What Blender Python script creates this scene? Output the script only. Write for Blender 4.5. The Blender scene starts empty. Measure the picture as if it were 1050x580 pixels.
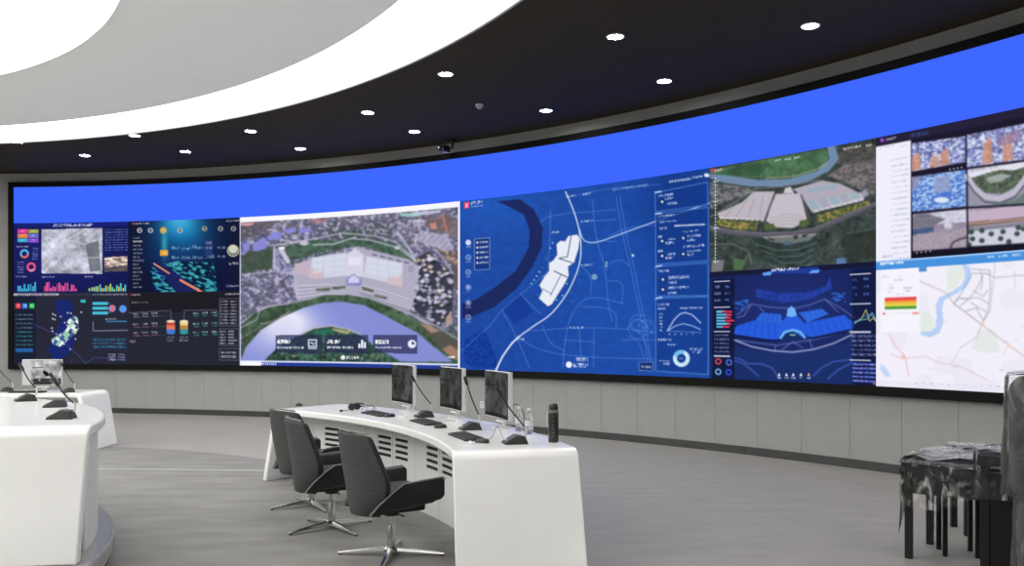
import bpy, bmesh, math, random
import numpy as np
from mathutils import Vector, Matrix

random.seed(7)
sc = bpy.context.scene
COL = sc.collection
PI = math.pi
R_ = math.radians

# ---------------------------------------------------------------- camera
CAMZ = 1.5
FPX, CX, HY = 900.0, 525.0, 343.0          # focal length, principal column, horizon row (1050 x 580 frame)
cam = bpy.data.cameras.new('camera'); cam_o = bpy.data.objects.new('camera', cam); COL.objects.link(cam_o)
cam_o.location = (0, 0, CAMZ); cam_o.rotation_euler = (R_(90), 0, 0)
cam.sensor_width = 36; cam.lens = 36 * FPX / 1050
cam.shift_y = (HY - 290) / 1050
cam.clip_end = 200
sc.camera = cam_o

# ---------------------------------------------------------------- world, exposure, light levels
w = bpy.data.worlds.new('world'); sc.world = w; w.use_nodes = True
w.node_tree.nodes['Background'].inputs[0].default_value = (1, 1, 1, 1)
w.node_tree.nodes['Background'].inputs[1].default_value = 0.02
sc.view_settings.view_transform = 'Standard'
sc.view_settings.look = 'None'
sc.view_settings.gamma = 1
sc.view_settings.use_curve_mapping = False
sc.view_settings.exposure = 0.0
L_RING, L_DISC, L_DOWN, L_SCREEN = 3.35, 3.35, 260.0, 1.0
LAMP_COL = (1.0, 0.982, 0.948)

# ---------------------------------------------------------------- helpers
def srgb(c):
    c = np.asarray(c, float) / 255.0
    return np.where(c <= 0.04045, c / 12.92, ((c + 0.055) / 1.055) ** 2.4)

def mat(name, rgb, rough=0.5, metal=0.0, var=0.08, scale=8.0, stretch=(1, 1, 1), bump=0.0, bscale=60.0, coat=0.0, spec=0.5, trans=0.0):
    m = bpy.data.materials.new(name); m.use_nodes = True
    nt = m.node_tree; b = nt.nodes['Principled BSDF']
    lin = srgb(rgb) if max(rgb) > 1 else np.array(rgb)
    tc = nt.nodes.new('ShaderNodeTexCoord'); mp = nt.nodes.new('ShaderNodeMapping')
    mp.inputs['Scale'].default_value = stretch
    nt.links.new(tc.outputs['Object'], mp.inputs['Vector'])
    n = nt.nodes.new('ShaderNodeTexNoise'); n.inputs['Scale'].default_value = scale; n.inputs['Detail'].default_value = 5
    nt.links.new(mp.outputs[0], n.inputs['Vector'])
    r = nt.nodes.new('ShaderNodeValToRGB')
    r.color_ramp.elements[0].position = 0.3; r.color_ramp.elements[1].position = 0.7
    r.color_ramp.elements[0].color = (*np.clip(lin * (1 - var), 0, 1), 1)
    r.color_ramp.elements[1].color = (*np.clip(lin * (1 + var), 0, 1), 1)
    nt.links.new(n.outputs['Fac'], r.inputs[0]); nt.links.new(r.outputs[0], b.inputs['Base Color'])
    b.inputs['Roughness'].default_value = rough; b.inputs['Metallic'].default_value = metal
    b.inputs['Coat Weight'].default_value = coat; b.inputs['Specular IOR Level'].default_value = spec
    b.inputs['Transmission Weight'].default_value = trans
    if bump:
        n2 = nt.nodes.new('ShaderNodeTexNoise'); n2.inputs['Scale'].default_value = bscale; n2.inputs['Detail'].default_value = 3
        nt.links.new(mp.outputs[0], n2.inputs['Vector'])
        bp = nt.nodes.new('ShaderNodeBump'); bp.inputs['Strength'].default_value = bump; bp.inputs['Distance'].default_value = 0.01
        nt.links.new(n2.outputs['Fac'], bp.inputs['Height']); nt.links.new(bp.outputs[0], b.inputs['Normal'])
    return m

def emis(name, rgb, strength):
    m = bpy.data.materials.new(name); m.use_nodes = True
    nt = m.node_tree; nt.nodes.clear()
    o = nt.nodes.new('ShaderNodeOutputMaterial'); e = nt.nodes.new('ShaderNodeEmission')
    e.inputs[0].default_value = (*rgb, 1); e.inputs[1].default_value = strength
    nt.links.new(e.outputs[0], o.inputs[0]); return m

def film_mat(name, haze, tint, bscale=18.0, painted_glint=None):
    m = bpy.data.materials.new(name); m.use_nodes = True
    nt = m.node_tree; nt.nodes.clear(); L = nt.links.new
    o = nt.nodes.new('ShaderNodeOutputMaterial')
    tr = nt.nodes.new('ShaderNodeBsdfTransparent'); tr.inputs[0].default_value = (.95, .95, .95, 1)
    gl = nt.nodes.new('ShaderNodeBsdfGlossy'); gl.inputs['Roughness'].default_value = 0.04
    df = nt.nodes.new('ShaderNodeBsdfDiffuse'); df.inputs[0].default_value = (*tint, 1)
    tc = nt.nodes.new('ShaderNodeTexCoord'); n = nt.nodes.new('ShaderNodeTexNoise')
    n.inputs['Scale'].default_value = bscale; n.inputs['Detail'].default_value = 6; n.inputs['Distortion'].default_value = 1.5
    mp = nt.nodes.new('ShaderNodeMapping'); mp.inputs['Scale'].default_value = (1, 1, .35); mp.inputs['Rotation'].default_value = (.5, .4, .3)
    L(tc.outputs['Object'], mp.inputs['Vector']); L(mp.outputs[0], n.inputs['Vector'])
    bp = nt.nodes.new('ShaderNodeBump'); bp.inputs['Strength'].default_value = 0.9; bp.inputs['Distance'].default_value = 0.03
    L(n.outputs['Fac'], bp.inputs['Height']); L(bp.outputs[0], gl.inputs['Normal'])
    rp = nt.nodes.new('ShaderNodeValToRGB'); rp.color_ramp.elements[0].position = .56; rp.color_ramp.elements[1].position = .68 if painted_glint else .75
    rp.color_ramp.elements[0].color = (haze * .25,) * 3 + (1,); rp.color_ramp.elements[1].color = (painted_glint or min(1, haze * 1.8),) * 3 + (1,)  # white streaks mixed into the film colour stand in for glints
    L(n.outputs['Fac'], rp.inputs[0])
    m1 = nt.nodes.new('ShaderNodeMixShader'); L(rp.outputs[0], m1.inputs[0]); L(tr.outputs[0], m1.inputs[1]); L(df.outputs[0], m1.inputs[2])
    fr = nt.nodes.new('ShaderNodeFresnel'); fr.inputs[0].default_value = 1.48; L(bp.outputs[0], fr.inputs['Normal'])
    m2 = nt.nodes.new('ShaderNodeMixShader'); L(fr.outputs[0], m2.inputs[0]); L(m1.outputs[0], m2.inputs[1]); L(gl.outputs[0], m2.inputs[2])
    L(m2.outputs[0], o.inputs[0]); return m

class MB:
    """collects shapes into one mesh"""
    def __init__(s): s.v = []; s.f = []
    def add(s, vs, fs, M=None):
        o = len(s.v)
        s.v += [tuple(M @ Vector(p)) if M is not None else tuple(p) for p in vs]
        s.f += [tuple(i + o for i in f) for f in fs]; return s
    def box(s, c, d, M=None):
        x, y, z = c; a, b, h = d[0] / 2, d[1] / 2, d[2] / 2
        vs = [(x + i * a, y + j * b, z + k * h) for i in (-1, 1) for j in (-1, 1) for k in (-1, 1)]
        return s.add(vs, [(0, 1, 3, 2), (4, 6, 7, 5), (0, 4, 5, 1), (2, 3, 7, 6), (0, 2, 6, 4), (1, 5, 7, 3)], M)
    def prism(s, pts, z0, z1, M=None):
        n = len(pts)
        vs = [(p[0], p[1], z0) for p in pts] + [(p[0], p[1], z1) for p in pts]
        fs = [tuple(range(n - 1, -1, -1)), tuple(range(n, 2 * n))] + [(i, (i + 1) % n, n + (i + 1) % n, n + i) for i in range(n)]
        return s.add(vs, fs, M)
    def lathe(s, prof, n=20, M=None):
        vs = []; fs = []
        for r, z in prof:
            for k in range(n):
                a = 2 * PI * k / n; vs.append((max(r, 1e-5) * math.cos(a), max(r, 1e-5) * math.sin(a), z))
        for i in range(len(prof) - 1):
            for k in range(n):
                k2 = (k + 1) % n; fs.append((i * n + k, i * n + k2, (i + 1) * n + k2, (i + 1) * n + k))
        fs.append(tuple(range(n - 1, -1, -1))); fs.append(tuple((len(prof) - 1) * n + k for k in range(n)))
        return s.add(vs, fs, M)
    def tube(s, pts, rad, n=8, M=None):
        pts = [Vector(p) for p in pts]; N = len(pts); rads = rad if isinstance(rad, (list, tuple)) else [rad] * N
        vs = []; fs = []; up = None
        for i, p in enumerate(pts):
            t = (pts[min(i + 1, N - 1)] - pts[max(i - 1, 0)]).normalized()
            if up is None: up = t.orthogonal().normalized()
            up = (up - t * up.dot(t)).normalized(); bi = t.cross(up)
            for k in range(n):
                a = 2 * PI * k / n; vs.append(tuple(p + (up * math.cos(a) + bi * math.sin(a)) * rads[i]))
        for i in range(N - 1):
            for k in range(n):
                k2 = (k + 1) % n; fs.append((i * n + k, i * n + k2, (i + 1) * n + k2, (i + 1) * n + k))
        fs.append(tuple(range(n - 1, -1, -1))); fs.append(tuple((N - 1) * n + k for k in range(n)))
        return s.add(vs, fs, M)
    def sheetify(s):
        """keep only the underside of a ring plate: a single thin sheet"""
        z = min(v[2] for v in s.v); s.f = [f for f in s.f if all(abs(s.v[i][2] - z) < 1e-6 for i in f)]; return s
    def sheet(s, fn, nu, nv, M=None):
        vs = [fn(i / nu, j / nv) for j in range(nv + 1) for i in range(nu + 1)]
        fs = [(j * (nu + 1) + i, j * (nu + 1) + i + 1, (j + 1) * (nu + 1) + i + 1, (j + 1) * (nu + 1) + i) for j in range(nv) for i in range(nu)]
        return s.add(vs, fs, M)
    def build(s, name, m, parent=None, smooth=False, bevel=0.0, solid=0.0, subsurf=0, seg=2, loc=None, recalc=True):
        me = bpy.data.meshes.new(name); me.from_pydata(s.v, [], s.f); me.update()
        if recalc:
            bm = bmesh.new(); bm.from_mesh(me); bmesh.ops.recalc_face_normals(bm, faces=bm.faces); bm.to_mesh(me); bm.free()
        me.materials.append(m)
        o = bpy.data.objects.new(name, me); COL.objects.link(o)
        if parent is not None: o.parent = parent
        if loc is not None: o.location = loc
        if smooth:
            me.polygons.foreach_set('use_smooth', [True] * len(me.polygons))
            try: me.set_sharp_from_angle(angle=R_(40))
            except Exception: pass
        if solid:
            d = o.modifiers.new('solid', 'SOLIDIFY'); d.thickness = abs(solid); d.offset = 0 if solid > 0 else -1
        if bevel:
            d = o.modifiers.new('bevel', 'BEVEL'); d.width = bevel; d.segments = seg; d.limit_method = 'ANGLE'; d.angle_limit = R_(35)
        if subsurf:
            d = o.modifiers.new('sub', 'SUBSURF'); d.levels = subsurf; d.render_levels = subsurf
        return o

def tag(o, label=None, cat=None, group=None, kind=None):
    if label: o['label'] = label
    if cat: o['category'] = cat
    if group: o['group'] = group
    if kind: o['kind'] = kind
    return o
def thing(name, loc, label, cat, group=None, rz=0):
    o = bpy.data.objects.new(name, None); COL.objects.link(o); o.empty_display_size = .1
    o.location = loc; o.rotation_euler = (0, 0, rz); return tag(o, label, cat, group)
def copy_tree(o, parent=None):
    c = o.copy(); COL.objects.link(c); c.parent = parent
    for ch in list(o.children): copy_tree(ch, c)
    return c
def struct(o, label=None): o['kind'] = 'structure'; 
def ground(x, y, z=0.0):
    """floor/desk point at height z seen at photo pixel (x, y)"""
    s = (y - HY) / (CAMZ - z); return Vector(((x - CX) / s, FPX / s, z))
def smoothpath(pts, n=6):
    P = [Vector(p) for p in pts]; out = []
    for i in range(len(P) - 1):
        p0 = P[max(i - 1, 0)]; p1 = P[i]; p2 = P[i + 1]; p3 = P[min(i + 2, len(P) - 1)]
        for k in range(n):
            t = k / n
            out.append(.5 * ((2 * p1) + (p2 - p0) * t + (2 * p0 - 5 * p1 + 4 * p2 - p3) * t * t + (3 * p1 - p0 - 3 * p2 + p3) * t ** 3))
    out.append(P[-1]); return out

# ---------------------------------------------------------------- materials
M = {}
M['floor'] = mat('grey_vinyl_floor', (153, 151, 147), .5, var=.08, scale=3.0, stretch=(.7, 1.8, 1), bump=.08, bscale=40, spec=.25)
M['carpet'] = mat('dark_grey_inset_floor', (131, 130, 127), .6, var=.16, scale=3.0, stretch=(.6, 1.7, 1), bump=.1, bscale=50, spec=.2)
M['seam'] = mat('pale_seam', (190, 190, 190), .5)
M['wall'] = mat('grey_wall_panel', (160, 160, 158), .6, var=.03, scale=3, bump=.04, bscale=200)
M['joint'] = mat('wall_backing', (150, 150, 148), .7, var=.03)
M['base'] = mat('dark_metal_baseboard', (105, 105, 105), .22, metal=.9, var=.15, scale=.8)
M['ceil_dark'] = mat('dark_brown_black_ceiling', (62, 54, 33), .8, var=.06, scale=4, spec=.2)
M['ceil_grey'] = mat('pale_grey_ceiling', (222, 222, 220), .7, var=.015, scale=2)
_b = M['ceil_grey'].node_tree; _p = _b.nodes['Principled BSDF']; _t = _b.nodes.new('ShaderNodeBsdfTranslucent'); _t.inputs[0].default_value = (1, 1, 1, 1)
_m = _b.nodes.new('ShaderNodeMixShader'); _m.inputs[0].default_value = .057; _b.links.new(_p.outputs[0], _m.inputs[1]); _b.links.new(_t.outputs[0], _m.inputs[2])
_b.links.new(_m.outputs[0], _b.nodes['Material Output'].inputs[0])      # translucency added so the hidden lamp plate above brightens the dish
M['trim'] = mat('pale_cove_trim', (190, 190, 190), .5, var=.02)
M['bezel'] = mat('black_bezel', (9, 9, 9), .7, var=.1, spec=.2)
M['white'] = mat('white_lacquer', (244, 244, 242), .15, var=.012, scale=3, spec=.4)
M['whitepanel'] = mat('white_laminate', (222, 222, 222), .4, var=.015, scale=3)
M['slotback'] = mat('slot_shade', (30, 30, 30), .8)
M['plinth'] = mat('polished_grey_plinth', (150, 150, 150), .2, var=.06, scale=3)
M['shell'] = mat('charcoal_weave', (68, 68, 68), .75, var=.22, scale=30, stretch=(.4, .4, 4), bump=.2, bscale=150)
M['fabric'] = mat('black_upholstery', (33, 33, 33), .7, var=.2, scale=40, bump=.25, bscale=200)
M['edge'] = mat('grey_piping', (120, 120, 120), .45)
M['chrome'] = mat('brushed_chrome', (200, 200, 200), .2, metal=1, var=.05)
M['black'] = mat('black_plastic', (34, 34, 34), .38, var=.1, scale=20)
M['key'] = mat('black_keys', (46, 46, 46), .5, var=.1, scale=40)
M['silver'] = mat('silver_plastic', (205, 205, 205), .35, var=.03)
M['cable'] = mat('white_cable', (215, 215, 215), .5)
M['paper'] = mat('white_tissue', (230, 230, 230), .8)
M['wood'] = mat('black_stained_wood', (15, 15, 15), .35, var=.25, scale=6, stretch=(1, 1, .15))
M['grey_fab'] = mat('grey_upholstery', (96, 96, 96), .85, var=.12, scale=30, bump=.2, bscale=120)
M['film'] = film_mat('clear_wrapping_film', .05, (.9, .9, .9), 8, painted_glint=.5)
M['film3'] = film_mat('whitened_film', .5, (.85, .85, .85), 14)
M['film2'] = film_mat('milky_wrapping_film', .16, (.85, .85, .85), 7, painted_glint=.5)
M['plate'] = mat('white_socket', (225, 225, 225), .4)
M['pet'] = mat('clear_bottle', (235, 235, 235), .08, trans=.92, var=.01)
M['cap'] = mat('white_cap', (220, 220, 220), .4)
M['downlight'] = emis('downlight_glow', LAMP_COL, L_DOWN)
M['ring'] = emis('cove_ring_glow', LAMP_COL, L_RING)
M['disc'] = emis('ceiling_disc_glow', LAMP_COL, L_DISC)

# ---------------------------------------------------------------- room shell
WC = Vector((-10.51, -0.905)); WR = 17.96; ZC = 4.62       # centre and radius of the curved wall, ceiling height
def wp(a, r, z): return (WC.x + r * math.cos(a), WC.y + r * math.sin(a), z)
def wall_ang(x, r=WR):
    """wall angle seen at photo column x"""
    dx = (x - CX) / FPX; c = WC
    A = dx * dx + 1; B = -2 * (dx * c.x + c.y); Cc = c.x ** 2 + c.y ** 2 - r * r
    t = (-B + math.sqrt(B * B - 4 * A * Cc)) / (2 * A)
    return math.atan2(t - c.y, dx * t - c.x)
A0, A1 = R_(-35), R_(110)
def arcband(a0, a1, r0, r1, z0, z1, step=R_(.5), mb=None, f=wp):
    """solid curved bar between two radii and two heights"""
    mb = mb or MB(); n = max(1, int(abs(a1 - a0) / step + .5)); vs = []; fs = []
    for i in range(n + 1):
        a = a0 + (a1 - a0) * i / n
        vs += [f(a, r0, z0), f(a, r1, z0), f(a, r1, z1), f(a, r0, z1)]
    for i in range(n):
        o = i * 4
        for k in range(4): fs.append((o + k, o + (k + 1) % 4, o + 4 + (k + 1) % 4, o + 4 + k))
    fs.append((0, 1, 2, 3)); e = n * 4; fs.append((e + 3, e + 2, e + 1, e))
    return mb.add(vs, fs)

# floor: outline of the hall
arc = [wp(A0 + (A1 - A0) * i / 120, WR + .15, 0)[:2] for i in range(121)]
XL, YB = arc[-1][0], arc[0][1]
outline = arc + [(XL, YB)]
floor = MB().prism(outline, -.1, 0).build('floor', M['floor']); struct(floor)
# darker inset around the operators' rows
C2 = Vector((-5.5, 4.72))
def rad_inset(a):
    d = math.degrees(a)
    return np.interp(d, [-40, 50, 58, 66.5, 88, 180], [5.75, 5.85, 6.1, 6.36, 7.02, 7.5])
ins = [(C2.x + rad_inset(R_(d)) * math.cos(R_(d)), C2.y + rad_inset(R_(d)) * math.sin(R_(d))) for d in range(-40, 181, 3)] + [(-13.2, -3), (-3, -3)]
inset = MB().prism(ins, -.02, .003).build('floor_inset', M['carpet'], floor)
pa, pb = ground(96, 480.5), ground(274, 482.5)
MB().add([(pa.x, pa.y - .012, .004), (pb.x, pb.y - .012, .004), (pb.x, pb.y + .012, .004), (pa.x, pa.y + .012, .004)], [(0, 1, 2, 3)]).build('floor_seam', M['seam'], floor, solid=.002)

wallc = arcband(A0, A1, WR + .03, WR + .2, 0, ZC).build('wall_screen', M['joint'], smooth=True); struct(wallc)
# plain facing above and beside the display, panels with open joints below it
Z_BT, Z_BB, Z_LT, Z_LB = 4.446, 0.833, 4.35, 0.938
S_L = wall_ang(15.7); S_R = wall_ang(900) - (wall_ang(730) - wall_ang(900)) * 1.03
B_L = wall_ang(10.6); B_R = S_R - .006
arcband(A0, A1, WR, WR + .05, Z_BT - .03, ZC).build('wall_facing', M['wall'], wallc, smooth=True)
PW = .62 / WR
npan = int((A1 - A0) / PW)
pan = arcband(-PW / 2 + .0015 / WR, PW / 2 - .0015 / WR, WR, WR + .05, .1, Z_BB + .03, f=lambda a, r, z: (r * math.cos(a), r * math.sin(a), z), step=PW / 4).build('wall_panel', M['wall'], wallc, bevel=.0015)
tallm = arcband(-PW / 2 + .0015 / WR, PW / 2 - .0015 / WR, WR, WR + .05, Z_BB + .034, Z_BT - .034, f=lambda a, r, z: (r * math.cos(a), r * math.sin(a), z), step=PW / 4).build('wall_panel', M['wall'], wallc, bevel=.0015)
first = {'p': True, 't': True}
off = wall_ang(733) % PW
for i in range(npan + 1):
    a = A0 + PW * (i + .5)
    a = math.floor(A0 / PW) * PW + off + PW * (i + .5)
    if a - PW / 2 < A0 or a + PW / 2 > A1: continue
    for key, src in (('p', pan), ('t', tallm)):
        if key == 't' and (B_R - PW / 2 < a < B_L + PW / 2 - PW): continue
        o = src if first[key] else src.copy()
        if not first[key]: COL.objects.link(o)
        first[key] = False
        o.location = (WC.x, WC.y, 0); o.rotation_euler = (0, 0, a)
baseb = None
ba = [A0] + [wall_ang(x) for x in ()] 
step = 2.4 / WR; k = 0
bo = bpy.data.objects.new('baseboard_screen', None); COL.objects.link(bo); struct(bo); bo.location = (WC.x, WC.y, 0)
src = arcband(-step / 2 + .002 / WR, step / 2 - .002 / WR, WR - .015, WR + .01, 0, .1, f=lambda a, r, z: (r * math.cos(a), r * math.sin(a), z), step=step / 8).build('baseboard_length', M['base'], bo, bevel=.002)
n = int((A1 - A0) / step)
for i in range(n):
    o = src if i == 0 else src.copy()
    if i: COL.objects.link(o)
    o.rotation_euler = (0, 0, A0 + step * (i + .5))
# remaining walls (behind and beside the viewer)
wb = MB().box(((arc[0][0] + XL) / 2, YB - .1, ZC / 2), (arc[0][0] - XL, .2, ZC)).build('wall_back', M['wall']); struct(wb)
wl = MB().box((XL - .1, (YB + arc[-1][1]) / 2, ZC / 2), (.2, arc[-1][1] - YB, ZC)).build('wall_left', M['wall']); struct(wl)

# ceiling: dark outer field, glowing cove ring, pale dish, glowing centre
RC, RR = Vector((-10.30, 2.72)), 11.71
IC, IR = Vector((-10.15, 2.91)), 10.52
DC, DR = Vector((-9.2, 4.84)), 6.47
def ringmesh(outer, inner, z0, z1):
    """flat plate between two closed loops of equal count, with thickness"""
    n = len(outer); vs = [(*p, z) for z in (z0, z1) for L in (outer, inner) for p in L]; fs = []
    for k in range(n):
        q = (k + 1) % n
        fs += [(k, q, n + q, n + k), (2 * n + k, 3 * n + k, 3 * n + q, 2 * n + q), (k, 2 * n + k, 2 * n + q, q), (n + k, n + q, 3 * n + q, 3 * n + k)]
    return MB().add(vs, fs)
def circ(c, r, n=160): return [(c.x + r * math.cos(2 * PI * i / n), c.y + r * math.sin(2 * PI * i / n)) for i in range(n)]
def ray_outline(c, ang):
    d = Vector((math.cos(ang), math.sin(ang))); best = 1e9
    for i in range(len(outline)):
        p = Vector(outline[i]); q = Vector(outline[(i + 1) % len(outline)]); e = q - p
        den = d.x * e.y - d.y * e.x
        if abs(den) < 1e-9: continue
        t = ((p.x - c.x) * e.y - (p.y - c.y) * e.x) / den; u = ((p.x - c.x) * d.y - (p.y - c.y) * d.x) / den
        if t > 0 and -1e-6 <= u <= 1 + 1e-6: best = min(best, t)
    return (c.x + d.x * best, c.y + d.y * best)
NR = 240
outl = [ray_outline(RC, 2 * PI * i / NR) for i in range(NR)]
ceil = ringmesh(outl, circ(RC, RR + .03, NR), ZC, ZC + .2).build('ceiling', M['ceil_dark'], smooth=True); struct(ceil)
ringmesh(circ(RC, RR + .03, NR), circ(RC, RR, NR), ZC - .015, ZC + .15).build('cove_trim', M['trim'], ceil, smooth=True)
dish = ringmesh(circ(IC, IR, NR), circ(DC, DR, NR), ZC, ZC + .05).sheetify().build('ceiling_dish', M['ceil_grey'], ceil, smooth=True)
o = ringmesh(circ(RC, RR - .0, NR), circ(DC, DR + .1, NR), ZC + .06, ZC + .1).build('ceiling_light', M['ring'])  # plate runs on unseen above the dish, added to brighten it from behind
tag(o, 'broad glowing white cove ring sweeping round the pale ceiling dish', 'ceiling light')
n = 160
o = MB().prism(circ(DC, DR + .05, n), ZC + .06, ZC + .1).build('ceiling_light', M['disc'])
tag(o, 'round glowing white panel in the middle of the pale ceiling dish', 'ceiling light')
# closing lid above the luminous fields
struct(MB().prism(outline, ZC + .25, ZC + .3).build('ceiling_slab', M['wall']))

# ---------------------------------------------------------------- video wall
vw = thing('video_wall', wp((S_L + S_R) / 2, WR - .03, Z_BB), 'huge curved LED video wall with blue band above map and aerial windows', 'video wall')
def child(o):                      # parent without moving
    o.parent = vw; o.matrix_parent_inverse = Matrix.Translation(vw.location).inverted(); return o
RS = WR - .05                      # lit surface radius
fr = MB()
arcband(B_R, B_L, WR - .075, WR + .04, Z_LT, Z_BT, mb=fr); arcband(B_R, B_L, WR - .075, WR + .04, Z_BB, Z_LB, mb=fr)
arcband(S_L, B_L, WR - .075, WR + .04, Z_LB, Z_LT, mb=fr); arcband(B_R, S_R, WR - .075, WR + .04, Z_LB, Z_LT, mb=fr)
child(fr.build('bezel', M['bezel'], smooth=True))

sm = bpy.data.materials.new('led_picture'); sm.use_nodes = True
nt = sm.node_tree; nt.nodes.clear()
out = nt.nodes.new('ShaderNodeOutputMaterial'); em = nt.nodes.new('ShaderNodeEmission'); at = nt.nodes.new('ShaderNodeAttribute')
at.attribute_name = 'picture'; em.inputs[1].default_value = L_SCREEN
nt.links.new(at.outputs['Color'], em.inputs[0]); nt.links.new(em.outputs[0], out.inputs[0])

def hash2(i, j, seed):
    h = (i.astype(np.int64) * 374761393 + j.astype(np.int64) * 668265263 + seed * 974711) & 0xFFFFFFFF
    h = ((h ^ (h >> 13)) * 1274126177) & 0xFFFFFFFF
    return ((h ^ (h >> 16)) & 0xFFFF) / 65535.0

class Picture:
    """colours on a fine grid lying on the curved display; coordinates follow the photograph's rows and columns"""
    def __init__(s, a0, a1, z0, z1, nu, nv, col=(0, 0, 0), surf=None):
        s.nu, s.nv = nu, nv
        if surf is None:
            a = np.linspace(a0, a1, nu)[None, :].repeat(nv, 0); z = np.linspace(z1, z0, nv)[:, None].repeat(nu, 1)
            s.P = np.stack([WC.x + RS * np.cos(a), WC.y + RS * np.sin(a), z], -1)
        else: s.P = surf
        s.X = CX + FPX * s.P[..., 0] / s.P[..., 1]; s.Y = HY - FPX * (s.P[..., 2] - CAMZ) / s.P[..., 1]
        s.A = 1 / s.P[..., 1]
        s.C = np.zeros((nv, nu, 3)); s.C[:] = col
    def refA(s, x):
        row = s.X[s.nv // 2]; return np.interp(x, row, s.A[s.nv // 2]) if row[0] < row[-1] else np.interp(x, row[::-1], s.A[s.nv // 2][::-1])
    def rect_y(s, x0): return HY + (s.Y - HY) * s.refA(x0) / s.A
    def mix(s, m, col, al=1.0):
        m = np.clip(np.asarray(m, float) * al, 0, 1)[..., None]; s.C = s.C * (1 - m) + np.asarray(col, float) * m
    def inpoly(s, pts):
        x, y = s.X, s.Y; r = np.zeros(x.shape, bool); n = len(pts)
        for i in range(n):
            (xa, ya), (xb, yb) = pts[i], pts[(i + 1) % n]
            if ya == yb: continue
            c = ((ya > y) != (yb > y)) & (x < (xb - xa) * (y - ya) / (yb - ya) + xa); r ^= c
        return r
    def poly(s, pts, col, al=1.0): s.mix(s.inpoly(pts), col, al)
    def line(s, pts, wd, col, al=1.0, closed=False):
        d = np.full(s.X.shape, 1e9); P = list(pts) + ([pts[0]] if closed else [])
        for (xa, ya), (xb, yb) in zip(P[:-1], P[1:]):
            dx, dy = xb - xa, yb - ya; L = dx * dx + dy * dy + 1e-9
            t = np.clip(((s.X - xa) * dx + (s.Y - ya) * dy) / L, 0, 1)
            d = np.minimum(d, np.hypot(s.X - xa - t * dx, s.Y - ya - t * dy))
        s.mix(np.clip((wd / 2 - d) / .6 + .5, 0, 1), col, al)
    def curve(s, pts, wd, col, al=1.0):
        P = [np.array(q, float) for q in pts]
        for _ in range(2):
            N = [P[0]]
            for a, b in zip(P[:-1], P[1:]): N += [a * .75 + b * .25, a * .25 + b * .75]
            P = N + [P[-1]]
        s.line([tuple(q) for q in P], wd, col, al)
    def rect(s, x0, y0, x1, y1, col, al=1.0):
        Y = s.rect_y(x0); s.mix((s.X >= x0) & (s.X <= x1) & (Y >= y0) & (Y <= y1), col, al)
    def frame(s, x0, y0, x1, y1, wd, col, al=1.0):
        Y = s.rect_y(x0); d = np.maximum(np.maximum(x0 - s.X, s.X - x1), np.maximum(y0 - Y, Y - y1))
        s.mix(np.clip((wd / 2 - np.abs(d)) / .5 + .5, 0, 1), col, al)
    def disc(s, x, y, r, col, al=1.0, soft=.6, sx=1.0):
        d = np.hypot((s.X - x) / sx, s.Y - y); s.mix(np.clip((r - d) / soft + .5, 0, 1), col, al)
    def ring(s, x, y, r0, r1, col, al=1.0, sx=1.0, a0=None, a1=None):
        d = np.hypot((s.X - x) / sx, s.Y - y); m = np.clip((r1 - d) / .6 + .5, 0, 1) * np.clip((d - r0) / .6 + .5, 0, 1)
        if a0 is not None:
            g = np.degrees(np.arctan2(s.Y - y, s.X - x)) % 360; m = m * ((g >= a0) & (g <= a1))
        s.mix(m, col, al)
    def glow(s, x, y, rx, ry, col, al=1.0):
        s.mix(np.exp(-(((s.X - x) / rx) ** 2 + ((s.Y - y) / ry) ** 2)), col, al)
    def text(s, x0, y0, x1, h, col, al=1.0, seed=1):
        """rows of tiny glyph-like strokes, too small to read, as on the display"""
        Y = s.rect_y(x0) - y0; X = s.X - x0; ch = h * .95
        g = np.floor(X / ch); lx = (X - g * ch) / ch; m = (X >= 0) & (s.X <= x1) & (Y >= 0) & (Y <= h) & (lx < .86)
        k = hash2(np.floor(lx * 3.4) + g * 7, np.floor(Y / h * 3.4), seed) > .33
        s.mix(m & k, col, al * .82)
    def noise(s, sc, seed, sy=None, ang=0.0):
        c, n = math.cos(ang), math.sin(ang); x = (s.X * c + s.Y * n) / sc; y = (-s.X * n + s.Y * c) / (sy or sc)
        i, j = np.floor(x), np.floor(y); u, v = x - i, y - j; u = u * u * (3 - 2 * u); v = v * v * (3 - 2 * v)
        return (hash2(i, j, seed) * (1 - u) + hash2(i + 1, j, seed) * u) * (1 - v) + (hash2(i, j + 1, seed) * (1 - u) + hash2(i + 1, j + 1, seed) * u) * v
    def cells(s, sx, sy, seed, ang=0.0):
        c, n = math.cos(ang), math.sin(ang); x = (s.X * c + s.Y * n) / sx; y = (-s.X * n + s.Y * c) / sy
        return hash2(np.floor(x), np.floor(y), seed), x - np.floor(x), y - np.floor(y)
    def shade(s, m, f): s.C = s.C * (1 + (np.asarray(f) * m)[..., None])
    def city(s, m, sx, sy, seed, ang, pal, dens=.75):
        h, fx, fy = s.cells(sx, sy, seed, ang); h2, _, _ = s.cells(sx, sy, seed + 77, ang)
        inner = (fx > .12) & (fx < .86) & (fy > .15) & (fy < .85)
        for k, c in enumerate(pal):
            s.mix(m * (inner & (h < dens) & (np.floor(h2 * len(pal)) == k)), c, .8)
    def blur(s, n=1, a=1.0):
        for _ in range(n):
            B = np.pad(s.C, ((1, 1), (1, 1), (0, 0)), 'edge')
            B = (B[:-2] + 2 * B[1:-1] + B[2:]) / 4; B = (B[:, :-2] + 2 * B[:, 1:-1] + B[:, 2:]) / 4; s.C = s.C * (1 - a) + B * a
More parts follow.
